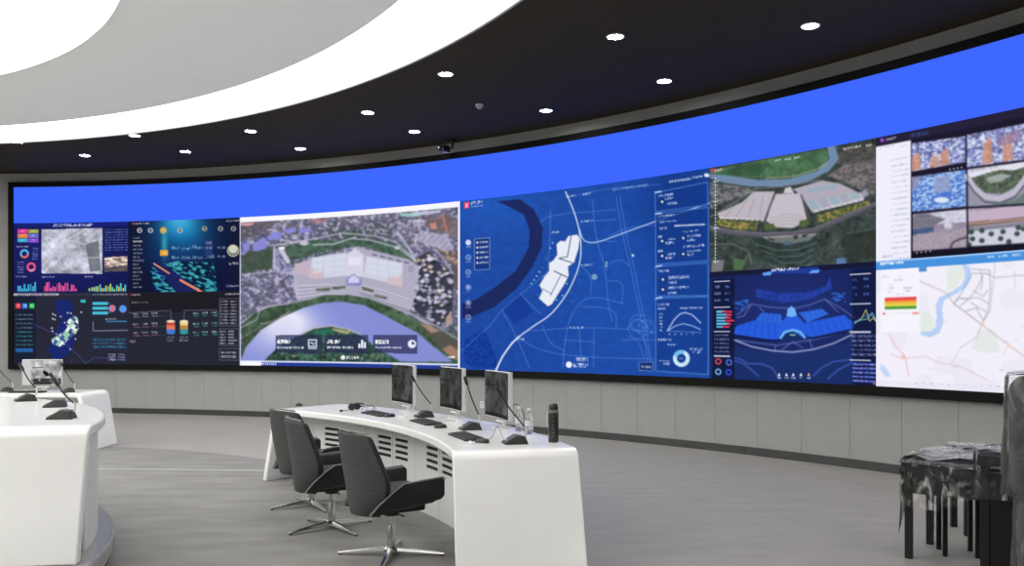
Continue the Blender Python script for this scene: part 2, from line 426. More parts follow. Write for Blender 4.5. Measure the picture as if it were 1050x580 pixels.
    def build(s, name, parent_fn, label=None, mname=None):
        nu, nv = s.nu, s.nv; me = bpy.data.meshes.new(name)
        if nu > 100: s.blur(1, .6)
        idx = np.arange(nu * nv).reshape(nv, nu)
        q = np.stack([idx[:-1, :-1], idx[1:, :-1], idx[1:, 1:], idx[:-1, 1:]], -1).reshape(-1, 4)
        me.vertices.add(nu * nv); me.vertices.foreach_set('co', s.P.reshape(-1).astype(np.float32))
        me.loops.add(q.size); me.loops.foreach_set('vertex_index', q.reshape(-1).astype(np.int32))
        me.polygons.add(len(q)); me.polygons.foreach_set('loop_start', np.arange(0, q.size, 4, dtype=np.int32))
        me.polygons.foreach_set('loop_total', np.full(len(q), 4, np.int32))
        me.update(calc_edges=True); me.validate()
        at = me.color_attributes.new('picture', 'FLOAT_COLOR', 'POINT')
        col = np.ones((nu * nv, 4), np.float32); col[:, :3] = srgb(np.clip(s.C, 0, 255)).reshape(-1, 3)
        at.data.foreach_set('color', col.reshape(-1)); me.materials.append(mname or sm)
        o = bpy.data.objects.new(name, me); COL.objects.link(o); parent_fn(o)
        if label: o['label'] = label
        return o

aL, a1_, a2_, a3_, a4_, a5_, aR = S_L, wall_ang(133), wall_ang(247.5), wall_ang(473.5), wall_ang(730), wall_ang(901), S_R
Z_CT, Z_CM = 3.655, 2.305
def T(ox, oy, s): return lambda *p: [(ox + x / s, oy + y / s) for x, y in p]
Wt = (235, 238, 250)

# plain blue band along the top
p = Picture(aL, aR, Z_CT, Z_LT, 160, 6, (62, 104, 255)); p.build('blue_band', child, 'plain bright blue band along the top of the display')

# --- window: dashboard with satellite picture (top, far left)
p = Picture(aL, a1_, Z_CM, Z_CT, 230, 150, (22, 26, 80)); t = T(0, 220, 3.415)
p.glow(60, 262, 60, 30, (34, 40, 120), .6)
p.rect(14, 229, 133, 233, (26, 34, 120)); p.text(54, 229.5, 95, 3, (220, 230, 255), 1, 3)
m = p.inpoly(t((146, 52), (358, 46), (358, 207), (146, 205)))
g = p.noise(9, 4) * .5 + p.noise(3.2, 5) * .3 + p.noise(1.4, 6) * .25
p.mix(m, (186, 188, 204)); p.shade(m, (g - .52) * .8)
p.line(t((150, 180), (200, 110), (300, 50)), 2.2, (205, 208, 214), .7); p.line(t((150, 110), (250, 90), (350, 120)), 1.2, (215, 218, 222), .6)
p.poly(t((300, 105), (345, 90), (352, 195), (315, 200)), (90, 98, 104), .75); p.line(t((205, 200), (290, 150), (350, 150)), 1.2, (210, 212, 216), .6)
for i, c in enumerate([(226, 60, 160), (160, 170, 60), (232, 128, 70), (110, 110, 205), (60, 170, 200), (140, 80, 210)]):
    x = 18.2 + (i % 2) * 11; y = 235 + (i // 2) * 4.6; p.rect(x, y, x + 10.2, y + 4.2, c); p.text(x + 3, y + 1, x + 7, 1.6, Wt, .6, i)
p.text(17, 252, 29, 1.6, Wt, .8, 4)
p.ring(25, 260, 2.6, 4.6, (225, 120, 110), 1, a0=0, a1=150); p.ring(25, 260, 2.6, 4.6, (90, 190, 240), 1, a0=150, a1=360)
p.ring(32, 273.6, 2.6, 4.8, (236, 90, 130)); p.ring(32, 273.6, 2.6, 4.8, (240, 150, 190), 1, a0=40, a1=120)
for k in range(5): p.text(33, 254 + k * 2.6, 39, 1.3, (170, 190, 240), .7, 20 + k); p.text(18, 268 + k * 2.6, 25, 1.3, (170, 190, 240), .7, 30 + k)
for k in range(9): p.text(107.5, 235 + k * 2.6, 131, 1.2, (120, 150, 220), .8, 40 + k)
m = p.inpoly(t((366, 150), (446, 144), (446, 198), (366, 200))); p.mix(m, (190, 170, 160)); p.shade(m, (p.noise(3, 9, 1.5) - .5) * 1.0)
p.poly(t((366, 185), (446, 176), (446, 198), (366, 200)), (70, 62, 70), .8)
p.text(16, 283, 27, 1.4, Wt, .7, 50); p.text(43, 283, 56, 1.4, Wt, .7, 51); p.text(87, 283, 95, 1.4, Wt, .8, 52)
for x0, n_, cs in ((18, 9, [(70, 190, 230)]), (45, 16, [(226, 70, 160), (250, 110, 150)]), (91, 18, [(220, 210, 80), (90, 210, 200)])):
    for k in range(n_):
        hgt = 2 + 8 * hash2(np.array(k), np.array(x0), 5); p.rect(x0 + k * 2.15, 298.5 - hgt, x0 + k * 2.15 + 1.5, 298.5, cs[k % len(cs)])
p.build('screen_window', child, 'dark blue dashboard window with grey satellite picture and coloured charts')

# --- window: dark dashboard with glowing district map (bottom, far left)
p = Picture(aL, a1_, Z_LB, Z_CM, 230, 150, (40, 42, 58))
p.rect(14, 300, 133, 303.6, (48, 50, 66)); p.rect(14, 300.6, 60, 303.2, (200, 205, 220), .8); p.text(18, 301.2, 58, 1.8, (90, 60, 80), .8, 2); p.text(95, 301, 131, 1.8, (200, 205, 220), .8, 3)
p.rect(14, 303.6, 37, 374, (22, 30, 52), .7)
for x, c in ((15.8, (226, 64, 80)), (23.0, (64, 130, 226)), (30.0, (50, 190, 80))): p.rect(x, 310.6, x + 5.2, 316, c); p.text(x + 1.2, 312.4, x + 4.4, 1.8, Wt, .9, int(x))
for k in range(9): p.text(16, 322 + k * 4.4, 34, 1.5, (80, 180, 170) if k > 3 else (140, 170, 200), .75, 60 + k)
p.rect(16, 357, 34, 361, (40, 100, 170), .9)
p.poly(t((190, 300), (240, 295), (262, 330), (240, 365), (265, 420), (250, 480), (190, 520), (170, 470), (200, 400), (215, 370), (195, 340)), (26, 40, 118), .85)
blob = t((258, 350), (272, 362), (276, 398), (262, 420), (236, 440), (210, 462), (184, 452), (180, 436), (206, 420), (232, 400), (236, 372))
m = p.inpoly(blob); p.mix(m, (150, 200, 180)); h, fx, fy = p.cells(3.2, 2.6, 8, .6)
p.mix(m & (h > .62), (236, 242, 240)); p.mix(m & (h < .2), (60, 90, 150)); p.mix(m & (h > .2) & (h < .34), (60, 60, 80))
for k in range(22):
    x, y = 52 + random.random() * 32, 318 + random.random() * 42; p.disc(x, y, .9, (235, 240, 255), .8)
for a in (((120, 385), (200, 420), (300, 520)), ((300, 520), (330, 500), (380, 502), (440, 512)), ((250, 520), (252, 505))): p.line(t(*a), .8, (76, 76, 150), .8)
p.rect(82.5, 307, 88, 310, (60, 190, 190))
for k in range(3): p.rect(95, 309.5 + k * 4.8, 110.5, 312.6 + k * 4.8, (70, 190, 215)); p.text(110.5, 310 + k * 4.6, 113, 1.5, Wt, .6, k)
p.disc(115, 316, 3.6, (150, 140, 220)); p.disc(115, 316, 3.6, (230, 110, 110), 1, sx=.45); p.disc(126, 316.6, 3.8, (90, 150, 235))
p.text(108, 326, 120, 1.6, Wt, .7, 80); p.line([(95.5, 330), (95.5, 339), (131, 338.5)], .7, (190, 195, 210), .8)
p.rect(109, 328.6, 130, 330, (60, 130, 170), .9)
for k in range(3): p.text(95, 347 + k * 3.6, 129, 2.2, (60, 140, 190), .8, 90 + k)
for k in range(3): p.text(111, 362.4 + k * 2.6, 118.5, 1.6, (190, 200, 235), .9, 95 + k); p.text(121, 362.4 + k * 2.6, 128, 1.6, (190, 200, 235), .8, 98 + k)
p.build('screen_window', child, 'dark dashboard window with pale green district map on blue glow')

# --- window: teal night city (top, second column)
p = Picture(a1_, a2_, Z_CM, Z_CT, 225, 150, (18, 24, 58)); t = T(125, 215, 3.41)
p.rect(133, 226, 150, 300, (22, 22, 40), .6); p.rect(236, 224, 248, 300, (24, 26, 50), .6)
p.glow(186, 236, 27, 24, (24, 130, 190), .95); p.glow(184, 226, 15, 12, (70, 180, 225), .9); p.glow(178, 262, 30, 16, (20, 60, 120), .5)
m = p.inpoly(t((105, 200), (190, 180), (320, 185), (335, 285), (130, 288), (105, 250))); p.mix(m, (16, 40, 66), .9)
n_ = p.noise(4.6, 11, 1.7, .3) * .6 + p.noise(2.2, 12, 1.1, .3) * .4; p.mix(m & (n_ > .5), (34, 118, 136), .85); p.mix(m & (n_ > .62), (66, 172, 184), .9); p.mix(m & (n_ < .36), (14, 26, 52), .8)
p.poly(t((100, 185), (130, 180), (285, 288), (190, 288)), (28, 34, 92)); p.line(t((112, 188), (165, 222)), 1.6, (230, 150, 110)); p.line(t((205, 246), (280, 288)), 2.4, (236, 140, 100)); p.line(t((100, 215), (150, 235), (120, 280)), 1.0, (60, 110, 190))
for x, c in ((62, Wt), (100, Wt), (145, (246, 184, 60)), (203, Wt), (289, (190, 200, 150)), (345, (200, 200, 190)), (390, (200, 200, 190))):
    q = t((x, 72 if x < 250 else 66))[0]; r_ = 3.4 if x == 145 else 2.6
    p.disc(*q, r_, (40, 44, 66)); p.ring(*q, r_ - .8, r_, c, .9)
    if x == 145: p.disc(*q, 3.3, (226, 160, 50)); p.glow(q[0] + 1, 250, 3, 14, (60, 190, 200), .7)
    p.text(q[0] - 2, q[1] - .8, q[0] + 2, 1.6, (240, 230, 190), .8, x)
p.rect(164, 256.4, 172.4, 262, (226, 160, 50)); p.text(165, 258, 171.5, 2.6, (255, 240, 180), .8, 5)
for x, y in ((178, 254), (188, 255), (196, 253), (178, 264), (188, 264), (196, 264), (205, 264), (214, 263), (203, 254), (225, 254), (225, 263)): p.text(x - 2, y - 1.4, x + 6, 2.8, (150, 190, 220), .75, x)
p.rect(210, 246, 218, 262, (46, 62, 120), .8); p.text(211, 248, 217, 2, Wt, .6, 7); p.text(211, 253, 217, 2, Wt, .6, 8)
p.disc(239, 257, 6, (120, 130, 130)); p.disc(239, 255, 4.4, (206, 210, 196)); p.ring(239, 257, 5.2, 6.2, (200, 196, 150), .9); p.text(235, 269, 244, 2.4, Wt, .8, 6)
p.rect(136, 228.5, 138, 230, (236, 60, 80)); p.text(138.5, 228.5, 153, 1.5, Wt, .9, 2); p.text(232, 225.5, 246, 1.6, Wt, .8, 3)
for k in range(14): p.text(136.5, 243 + k * 3.9, 136.5 + 5 + 6 * random.random(), 1.5, (190, 196, 214), .75, 110 + k)
p.rect(136.5, 246.6, 146, 248, (190, 190, 190), .7); p.text(232, 292, 246, 2, Wt, .7, 15)
p.build('screen_window', child, 'dark window with glowing teal night city model and orange road')

# --- window: flow diagram on dark ground (bottom, second column)
p = Picture(a1_, a2_, Z_LB, Z_CM, 225, 150, (38, 40, 52))
p.rect(133, 300, 248, 320, (30, 28, 34), .8); p.rect(134, 301.4, 136, 303, (236, 60, 80)); p.text(136.5, 301.4, 144, 1.5, Wt, .8, 1); p.text(231, 300.5, 246, 1.6, Wt, .8, 2)
for k in range(7): p.text(135 + k * 2.6, 309, 137 + k * 2.6, 1.6, (220, 190, 170), .8, k)
p.line(t((25, 360), (170, 352), (172, 390)), .6, (110, 116, 140)); p.line(t((217, 392), (218, 352), (330, 350), (330, 372)), .6, (110, 116, 140))
for j, (y, n_) in enumerate(((368, 3), (404, 3), (434, 3))):
    for k in range(n_):
        q = t((38 + k * 33, y - k * 1.5))[0]; p.text(q[0], q[1] - 2, q[0] + 6, 1.8, (200, 204, 220), .85, j * 10 + k); p.text(q[0] + 1, q[1] + .8, q[0] + 6.4, 1.7, (210, 100, 110) if j else (170, 176, 200), .8, j * 10 + k + 50)
        q = t((248 + k * 32, y - 2 - k * 1.5))[0]; p.text(q[0], q[1] - 2, q[0] + 6, 1.8, (170, 220, 214), .85, j * 10 + k + 70); p.text(q[0] + 1, q[1] + .8, q[0] + 6, 1.7, (70, 170, 170), .8, j * 10 + k + 90)
    p.line(t((40, y + 8), (155, y + 3)), .4, (90, 96, 120), .8)
for x, c in ((171, [(190, 70, 70), (226, 120, 80), (70, 120, 200)]), (217, [(226, 214, 140), (190, 130, 60), (50, 150, 150)])):
    q = t((x, 410))[0]
    for k in range(3): p.rect(q[0] - 4.2, q[1] - 6 + k * 4.1, q[0] + 4.2, q[1] - 1.9 + k * 4.1, c[k])
    p.disc(q[0], q[1] - 6, 1.3, (240, 230, 200), 1, sx=3.2); p.disc(q[0], q[1] + 6.2, 1.2, c[2], 1, sx=3.4)
    for k in range(3): p.text(q[0] - 4.4, q[1] + 9.4 + k * 2, q[0] + 4, 1.4, (190, 194, 210), .8, x + k)
p.text(132.5, 349, 139, 2.4, (210, 190, 200), .8, 7)
p.frame(225, 306, 245, 334, .6, (96, 100, 120)); p.frame(225, 337, 245, 354, .6, (96, 100, 120)); p.frame(225, 357, 245, 369, .6, (96, 100, 120))
for k in range(8): p.text(226, 308 + k * 3.2, 234, 1.7, (196, 200, 216), .8, 130 + k); p.text(236, 308 + k * 3.2, 243, 1.7, (196, 200, 216), .8, 150 + k)
for k in range(5): p.text(226, 339 + k * 3, 232, 1.5, (220, 224, 230), .8, 170 + k); p.rect(234, 339 + k * 3, 243 if k == 3 else 240, 340.3 + k * 3, (170, 174, 190), .7)
for k in range(2): p.text(227, 360 + k * 4.4, 242, 2.2, (206, 208, 220), .85, 180 + k)
p.build('screen_window', child, 'dark grey window with a flow diagram and two striped cylinders')

# --- window: big aerial view of the exhibition centre by the river
p = Picture(a2_, a3_, Z_LB, Z_CT, 400, 285, (104, 104, 128)); t = T(240, 200, 3.133); tA = T(248, 215, 6.82); tB = T(360, 205, 6.105); tC = T(248, 295, 4.626); ONE = np.ones(p.X.shape)
LAV = [(150, 148, 196), (184, 180, 214), (110, 108, 148), (214, 210, 232), (84, 84, 112)]
def town(m, seed, ang, dark=.5):
    """irregular lavender-grey roofs: two crossed grids broken up by noise"""
    n_ = p.noise(3.4, seed, 2.2, ang) * .55 + p.noise(1.7, seed + 1, 1.3, ang + .5) * .45; m = np.asarray(m, float)
    p.mix(m * (n_ > .58), (168, 164, 202), .6); p.mix(m * (n_ > .68), (204, 200, 226), .6); p.mix(m * (n_ < .42), (86, 86, 114), dark * .7); p.mix(m * (n_ < .32), (66, 72, 84), dark * .8)
g1 = p.noise(24, 1) * .6 + p.noise(8, 2) * .4
p.mix(g1 > .56, (76, 88, 78), .65); p.mix(g1 < .38, (140, 128, 140), .5)
town(ONE, 3, .15, .55)
p.poly(tA((0, 320), (90, 270), (210, 260), (215, 410), (0, 445)), (64, 80, 66), .85); p.poly(tA((0, 80), (250, 75), (200, 130), (60, 200), (0, 200)), (92, 84, 88), .55); p.poly(tA((480, 70), (620, 60), (590, 85), (490, 95)), (196, 130, 120), .6); p.poly(tA((0, 85), (90, 85), (80, 110), (0, 112)), (220, 150, 160), .7)
for a in (((80, 240), (150, 190), (178, 215), (170, 270), (110, 290), (75, 285)), ((5, 240), (45, 220), (55, 270), (15, 315)), ((170, 190), (240, 150), (285, 165), (270, 200), (200, 215)), ((285, 140), (370, 125), (385, 150), (320, 170)), ((400, 135), (480, 120), (490, 150), (410, 165))):
    m = p.inpoly(tA(*a)); p.mix(m, (122, 122, 206)); h, fx, fy = p.cells(1.6, 2.4, 4, .5); p.mix(m & (fx < .5), (160, 160, 228), .8)
p.poly(tB((470, 110), (600, 95), (690, 130), (690, 240), (560, 200), (480, 180)), (120, 98, 98), .7); p.line(tB((570, 90), (600, 190)), 1.6, (214, 130, 120), .9); p.poly(tB((490, 150), (530, 140), (540, 175), (500, 185)), (214, 146, 128), .8)
p.poly(tB((520, 290), (690, 330), (690, 560), (640, 560), (640, 420)), (98, 84, 80), .75); m = p.inpoly(tB((530, 290), (690, 330), (690, 420), (600, 380))); p.mix(m * (p.noise(1.8, 8) > .55), (206, 170, 150), .7)
p.poly(tB((310, 80), (440, 82), (430, 102), (312, 104)), (168, 214, 206), .8); p.poly(tB((370, 75), (560, 62), (562, 78), (440, 95)), (206, 212, 236), .8)
for k in range(5): p.poly(tB((385 + 14 * k, 122), (395 + 14 * k, 120), (404 + 14 * k, 140), (394 + 14 * k, 143)), (216, 216, 240), .9)
m = p.inpoly(tB((430, 190), (600, 220), (640, 300), (600, 320), (420, 260))); p.mix(m, (150, 148, 176), .7); h, fx, fy = p.cells(5, 2.0, 4, .75); p.mix(m & (fy < .6) & (fx < .85), (206, 204, 226), .8)
# green belts
belt = t((160, 165), (250, 142), (345, 148), (365, 110), (392, 112), (402, 132), (545, 162), (585, 215), (540, 200), (400, 162), (300, 178), (195, 208), (165, 190)); p.poly(belt, (72, 96, 82)); m = p.inpoly(belt); p.shade(m, (p.noise(3, 14) - .5) * .5)
p.line(t((128, 162), (260, 140), (345, 122), (450, 130), (520, 150), (590, 215)), 1.3, (196, 194, 214), .85); p.line(tA((500, 245), (640, 240), (798, 190)), 1.4, (196, 194, 214), .9); p.line(tB((0, 240), (120, 250), (300, 300), (400, 380)), 1.3, (196, 194, 214), .9)
p.disc(*tA((435, 232))[0], 2.6, (206, 202, 220), .9, sx=1.8); p.disc(*tB((290, 298))[0], 2, (206, 202, 220), .9, sx=1.4)
p.line(tB((290, 200), (360, 300), (420, 400)), 2.2, (190, 188, 210), .9); p.line(tB((540, 320), (620, 430), (640, 560)), 1.6, (176, 172, 190), .8)
# tower blocks on the right
tow = t((580, 205), (625, 180), (705, 260), (700, 400), (660, 420), (560, 360)); p.poly(tow, (60, 62, 80)); m = p.inpoly(tow)
for k in range(120):
    x, y = t((568 + 130 * random.random(), 190 + 225 * random.random()))[0]; sz = 1.2 + 1.6 * random.random()
    if p.inpoly and True: q = [(x, y - sz), (x + sz * 1.5, y), (x, y + sz), (x - sz * 1.5, y)]; mm = p.inpoly(q) & m; p.mix(mm, random.choice([(226, 224, 240), (196, 194, 214), (214, 196, 184), (150, 150, 176)]), .95); p.mix(p.inpoly([(x + sz * .6, y), (x + sz * 2.2, y + sz), (x + sz * 1.2, y + sz * 1.8), (x, y + sz)]) & m & ~mm, (30, 32, 48), .6)
# low houses on the left
low = t((25, 255), (130, 248), (195, 262), (205, 335), (80, 350), (25, 400)); p.poly(low, (116, 112, 138), .7); town(p.inpoly(low), 31, -.35, .6)
# site
site = t((182, 238), (240, 205), (390, 165), (560, 205), (595, 232), (572, 362), (548, 370), (380, 322), (330, 325), (208, 340), (185, 290)); p.poly(site, (176, 172, 194))
p.poly(tA((225, 270), (290, 270), (360, 420), (370, 470), (215, 410)), (150, 148, 190), .9); town(p.inpoly(tA((225, 330), (300, 300), (360, 420), (370, 520), (215, 410))), 41, .6, .7); p.line(tA((275, 280), (322, 360)), 4.5, (200, 198, 216)); p.rect(286, 252.8, 292, 256, (240, 238, 246)); p.line(tA((225, 265), (222, 410)), 1.3, (196, 194, 216))
p.poly(tA((365, 380), (480, 350), (470, 460), (380, 450)), (196, 178, 196)); p.poly(tA((470, 420), (570, 415), (565, 480), (465, 480)), (208, 186, 194))
for a in (((490, 335), (735, 300), (738, 460), (570, 478), (572, 420), (478, 415)),): p.poly(tA(*a), (206, 210, 228))
p.poly(tB((95, 350), (325, 395), (320, 470), (240, 475), (220, 512), (75, 480)), (206, 210, 228)); p.poly(tB((235, 478), (322, 474), (320, 545), (222, 520)), (210, 190, 196)); p.poly(tB((345, 395), (405, 410), (400, 470), (340, 455)), (160, 156, 180)); p.frame(417.5, 271, 425.5, 280, .8, (200, 198, 214))
for k in range(3):
    for j in range(3): p.poly(tA((500 + 78 * j, 340 + 42 * k - 9 * j), (560 + 78 * j, 332 + 42 * k - 9 * j), (560 + 78 * j, 356 + 42 * k - 9 * j), (502 + 78 * j, 364 + 42 * k - 9 * j)), (216, 222, 236), .6); p.poly(tB((105 + 72 * j, 362 + 36 * k + 13 * j), (160 + 72 * j, 372 + 36 * k + 13 * j), (156 + 72 * j, 392 + 36 * k + 13 * j), (102 + 72 * j, 384 + 36 * k + 13 * j)), (216, 222, 236), .6)
p.poly(t((362, 192), (388, 170), (418, 192), (414, 262), (362, 260)), (212, 210, 228)); p.poly(t((368, 198), (410, 198), (408, 225), (368, 225)), (228, 226, 240))
q = t((384, 270))[0]; p.poly(t((360, 290), (362, 268), (384, 252), (408, 268), (410, 290)), (130, 134, 190)); p.poly(t((366, 282), (368, 268), (384, 256), (402, 268), (402, 282)), (206, 208, 236))
for k in range(4): p.line(t((205, 292 + k * 12), (300, 287 + k * 9), (360, 294 + k * 8)), .9, (226, 224, 238), .8); p.line(t((408, 290 + k * 8), (470, 304 + k * 10), (560, 334 + k * 9)), .9, (226, 224, 238), .8); p.line(t((208, 298 + k * 12), (300, 292 + k * 9), (360, 299 + k * 8)), .6, (96, 96, 120), .6); p.line(t((408, 295 + k * 8), (470, 309 + k * 10), (560, 339 + k * 9)), .6, (96, 96, 120), .6)
for a in (((262, 300), (310, 296), (310, 306), (265, 309)), ((315, 294), (358, 291), (358, 300), (315, 304)), ((410, 292), (450, 304), (446, 313), (412, 304)), ((450, 318), (492, 328), (490, 336), (452, 326))): p.poly(t(*a), (96, 104, 92))
for k in range(5): p.poly(tA((510 + 55 * k, 318 - 9 * k), (550 + 55 * k, 312 - 9 * k), (550 + 55 * k, 320 - 9 * k), (512 + 55 * k, 326 - 9 * k)), (84, 86, 110)); p.poly(tB((130 + 50 * k, 335 + 12 * k), (165 + 50 * k, 343 + 12 * k), (163 + 50 * k, 351 + 12 * k), (130 + 50 * k, 344 + 12 * k)), (84, 86, 110), .9)
p.line(t((25, 410), (100, 360), (210, 345), (330, 326), (390, 328), (560, 375), (640, 425), (730, 470)), 2.4, (182, 178, 198), .95)
p.line(t((130, 160), (130, 245), (25, 256)), 1.2, (196, 192, 212), .8); p.line(t((590, 225), (590, 300), (560, 370)), 1.8, (186, 182, 204), .9); p.line(t((190, 240), (205, 335)), 1.6, (196, 192, 212), .9)
# banks, river, island
bank = tC((0, 170), (60, 120), (140, 88), (260, 70), (400, 34), (500, 32), (600, 50), (720, 95), (850, 165), (960, 195), (1050, 240), (1050, 360), (0, 360)); p.poly(bank, (70, 92, 72)); m = p.inpoly(bank); p.shade(m, (p.noise(3.2, 20) * .6 + p.noise(9, 24) * .4 - .5) * .8)
p.line(tC((0, 185), (70, 150), (90, 95), (220, 75)), 1.4, (170, 166, 180), .8); p.line(tC((90, 170), (150, 160), (230, 110)), 1.2, (170, 166, 180), .8); p.line(tC((0, 240), (100, 175), (230, 125), (360, 80), (480, 60)), 1.6, (120, 112, 120), .7); p.line(tC((560, 20), (780, 110), (920, 180), (1036, 250)), 2.0, (150, 146, 170), .9)
p.poly(tC((840, 165), (900, 180), (1036, 260), (1036, 350), (960, 300), (880, 220)), (92, 84, 80), .8); m = p.inpoly(tC((840, 165), (900, 180), (940, 205), (900, 215))); p.mix(m, (196, 160, 140), .7); p.poly(tC((950, 290), (990, 270), (1030, 300), (1020, 345), (985, 320)), (176, 134, 112), .8); p.poly(tC((965, 150), (990, 110), (1000, 150), (975, 190)), (196, 168, 150), .8)
riv = tC((0, 330), (20, 280), (90, 200), (190, 140), (290, 95), (380, 72), (480, 66), (580, 82), (660, 122), (760, 175), (830, 210), (900, 270), (1000, 350), (0, 352)); p.poly(riv, (134, 142, 212)); m = p.inpoly(riv)
p.mix(m * np.exp(-(((p.X - 293) / 24) ** 2 + ((p.Y - 333) / 17) ** 2)), (255, 252, 254), 1.5); p.mix(m * np.exp(-(((p.X - 285) / 50) ** 2 + ((p.Y - 342) / 26) ** 2)), (186, 190, 236), .6)
isl = tC((100, 352), (170, 280), (260, 230), (340, 192), (420, 180), (500, 196), (560, 222), (640, 285), (760, 352)); p.poly(isl, (56, 84, 74)); m = p.inpoly(isl); p.shade(m, (p.noise(2.8, 21) * .6 + p.noise(1.4, 22) * .4 - .5) * 1.2)
p.line(tC((260, 230), (340, 192), (420, 180), (500, 196), (570, 225)), 1.3, (206, 200, 196), .8); p.poly(tC((330, 215), (400, 192), (440, 200), (380, 235)), (34, 120, 96), .6); p.poly(tC((420, 190), (520, 205), (500, 220), (440, 205)), (214, 206, 150), .7)
for k in range(26): x, y = tC((180 + 520 * random.random(), 310 + 35 * random.random()))[0]; p.disc(x, y, .9, random.choice([(200, 190, 110), (220, 214, 200), (110, 150, 110)]), .6)
p.blur(2)
for x0, x1, y0 in ((160, 382, 224), (395, 598, 224), (624, 832, 224)):
    q = tC((x0, y0), (x1, y0 - 1), (x1, y0 + 88), (x0, y0 + 84)); p.poly(q, (44, 48, 84), .72); a_ = q[0]
    p.text(a_[0] + 1.8, a_[1] + 4.6, a_[0] + 15.6, 4, (255, 255, 255), 1.2, x0); p.text(a_[0] + 1.8, a_[1] + 11.6, a_[0] + 29, 2.0, (236, 238, 250), 1.1, x0 + 1)
q = tC((335, 266))[0]; p.frame(q[0] - 4, q[1] - 4.2, q[0] + 4, q[1] + 2.6, 1.2, Wt); p.line([(q[0] - 2.6, q[1] - .4), (q[0] - .6, q[1] - 2), (q[0] + .8, q[1] + .6), (q[0] + 2.6, q[1] - 1)], .9, Wt); p.line([(q[0] - 4, q[1] + 4.6), (q[0] + 4, q[1] + 4.6)], 1.1, Wt)
q = tC((571, 268))[0]; [p.rect(q[0] - 4 + k * 2.8, q[1] + 3 - hh, q[0] - 1.6 + k * 2.8, q[1] + 3.6, Wt) for k, hh in enumerate((4, 7.5, 5.5))]; q = tC((807, 266))[0]; p.disc(*q, 4.3, Wt); p.poly([(q[0] - .6, q[1] + .6), (q[0] + .2, q[1] - 3.4), (q[0] + 3.4, q[1] + .2)], (60, 66, 96))
q = tC((480, 330))[0]; p.disc(*q, 2.2, (250, 250, 255)); p.text(q[0] + 3.2, q[1] - 1.4, q[0] + 16.5, 2.8, (240, 244, 255), 1.1, 9)
p.text(*tC((970, 322))[0], tC((1012, 0))[0][0], 2.6, (250, 250, 255), 1.2, 11)
# window bars
V = np.linspace(0, 1, p.nv)[:, None] + 0 * p.X; U = np.linspace(0, 1, p.nu)[None, :] + 0 * p.X
p.mix(V < .032, (248, 249, 255)); p.mix((V > .978), (40, 62, 150)); p.mix((V > .968) & (V < .978), (220, 226, 250)); p.mix((V > .972) & (U < .1), (250, 250, 255)); p.mix((V > .982) & (V < .994) & (U > .1) & (U < .17) & ((U * 110 % 1) < .6), (220, 226, 250))
p.mix((U > .991), (236, 238, 252)); p.mix((U < .004), (210, 214, 240)); p.text(249, 229.5, 257, 2.2, (250, 200, 210), .8, 5)
p.build('screen_window', child, 'bright aerial window of an exhibition centre on a lavender river bend')

# --- window: blue road map
p = Picture(a3_, a4_, Z_LB, Z_CT, 400, 270, (32, 74, 162)); t = T(465, 170, 2.636); ONE = np.ones(p.X.shape)
p.glow(640, 300, 70, 90, (30, 84, 180), .5); p.glow(500, 215, 60, 30, (36, 92, 190), .6); p.glow(700, 210, 40, 60, (18, 48, 120), .7)
p.shade(ONE, (p.noise(5, 2) - .5) * .08)
p.poly(t((118, 96), (180, 90), (218, 118), (242, 168), (238, 220), (214, 272), (170, 332), (110, 382), (40, 412), (22, 412), (22, 372), (60, 362), (120, 322), (168, 284), (203, 222), (206, 172), (190, 132), (150, 110)), (30, 40, 92), .95)
p.poly(t((30, 470), (80, 440), (110, 500), (120, 545), (60, 548), (28, 530)), (22, 62, 160), .7); h, fx, fy = p.cells(2.4, 2.2, 3, .5); m = p.inpoly(t((30, 470), (80, 440), (110, 500), (120, 545), (60, 548), (28, 530))); p.mix(m & (h > .5) & (fx > .3), (18, 46, 128), .8)
p.poly(t((134, 385), (180, 345), (215, 395), (165, 430)), (24, 56, 146), .8)
LB = (108, 160, 232)
for a in (((440, 84), (455, 180), (480, 280), (500, 380), (510, 420), (528, 552)), ((450, 84), (465, 180), (490, 280), (508, 380), (520, 430), (535, 540)), ((375, 90), (385, 200), (410, 270), (418, 380), (430, 420)),
          ((460, 372), (370, 350), (330, 378), (305, 440), (295, 545)), ((200, 446), (340, 436), (470, 440), (545, 450)), ((418, 310), (460, 312), (455, 372)), ((170, 460), (230, 498), (330, 516), (540, 522)),
          ((130, 388), (165, 450), (205, 545)), ((236, 150), (262, 132), (440, 118)), ((100, 430), (130, 388), (240, 300), (262, 280)), ((22, 500), (100, 430)), ((262, 120), (262, 180), (255, 280)), ((385, 200), (440, 205)),
          ((410, 270), (450, 250), (475, 270)), ((340, 435), (345, 520)), ((380, 440), (378, 540)), ((240, 430), (260, 480), (300, 500)), ((345, 270), (375, 300), (370, 350)), ((350, 150), (440, 145)), ((300, 470), (380, 476)), ((340, 380), (440, 384), (440, 440)), ((455, 470), (545, 470)), ((180, 345), (235, 400))):
    p.curve(t(*a), .8, LB, .5)
for x, y, r0 in ((500, 425, 9), (520, 437, 8), (498, 440, 10), (515, 420, 7)): q = t((x, y))[0]; p.ring(q[0], q[1], r0 - .7, r0, LB, .45)
for a in (((470, 440), (500, 405), (540, 455)), ((480, 430), (520, 470), (530, 520)), ((470, 460), (500, 470), (515, 520)), ((330, 80), (420, 60), (560, 50)), ((420, 190), (470, 165), (545, 160))): p.curve(t(*a), .7, LB, .5)
p.curve(t((303, 70), (325, 120), (340, 170), (346, 220), (341, 270), (316, 330), (290, 370), (260, 405), (220, 430), (165, 470), (132, 515), (116, 552)), 1.1, (232, 238, 252))
p.line(t((178, 460), (158, 478), (132, 515), (114, 552)), 1.6, (236, 240, 252), .75)
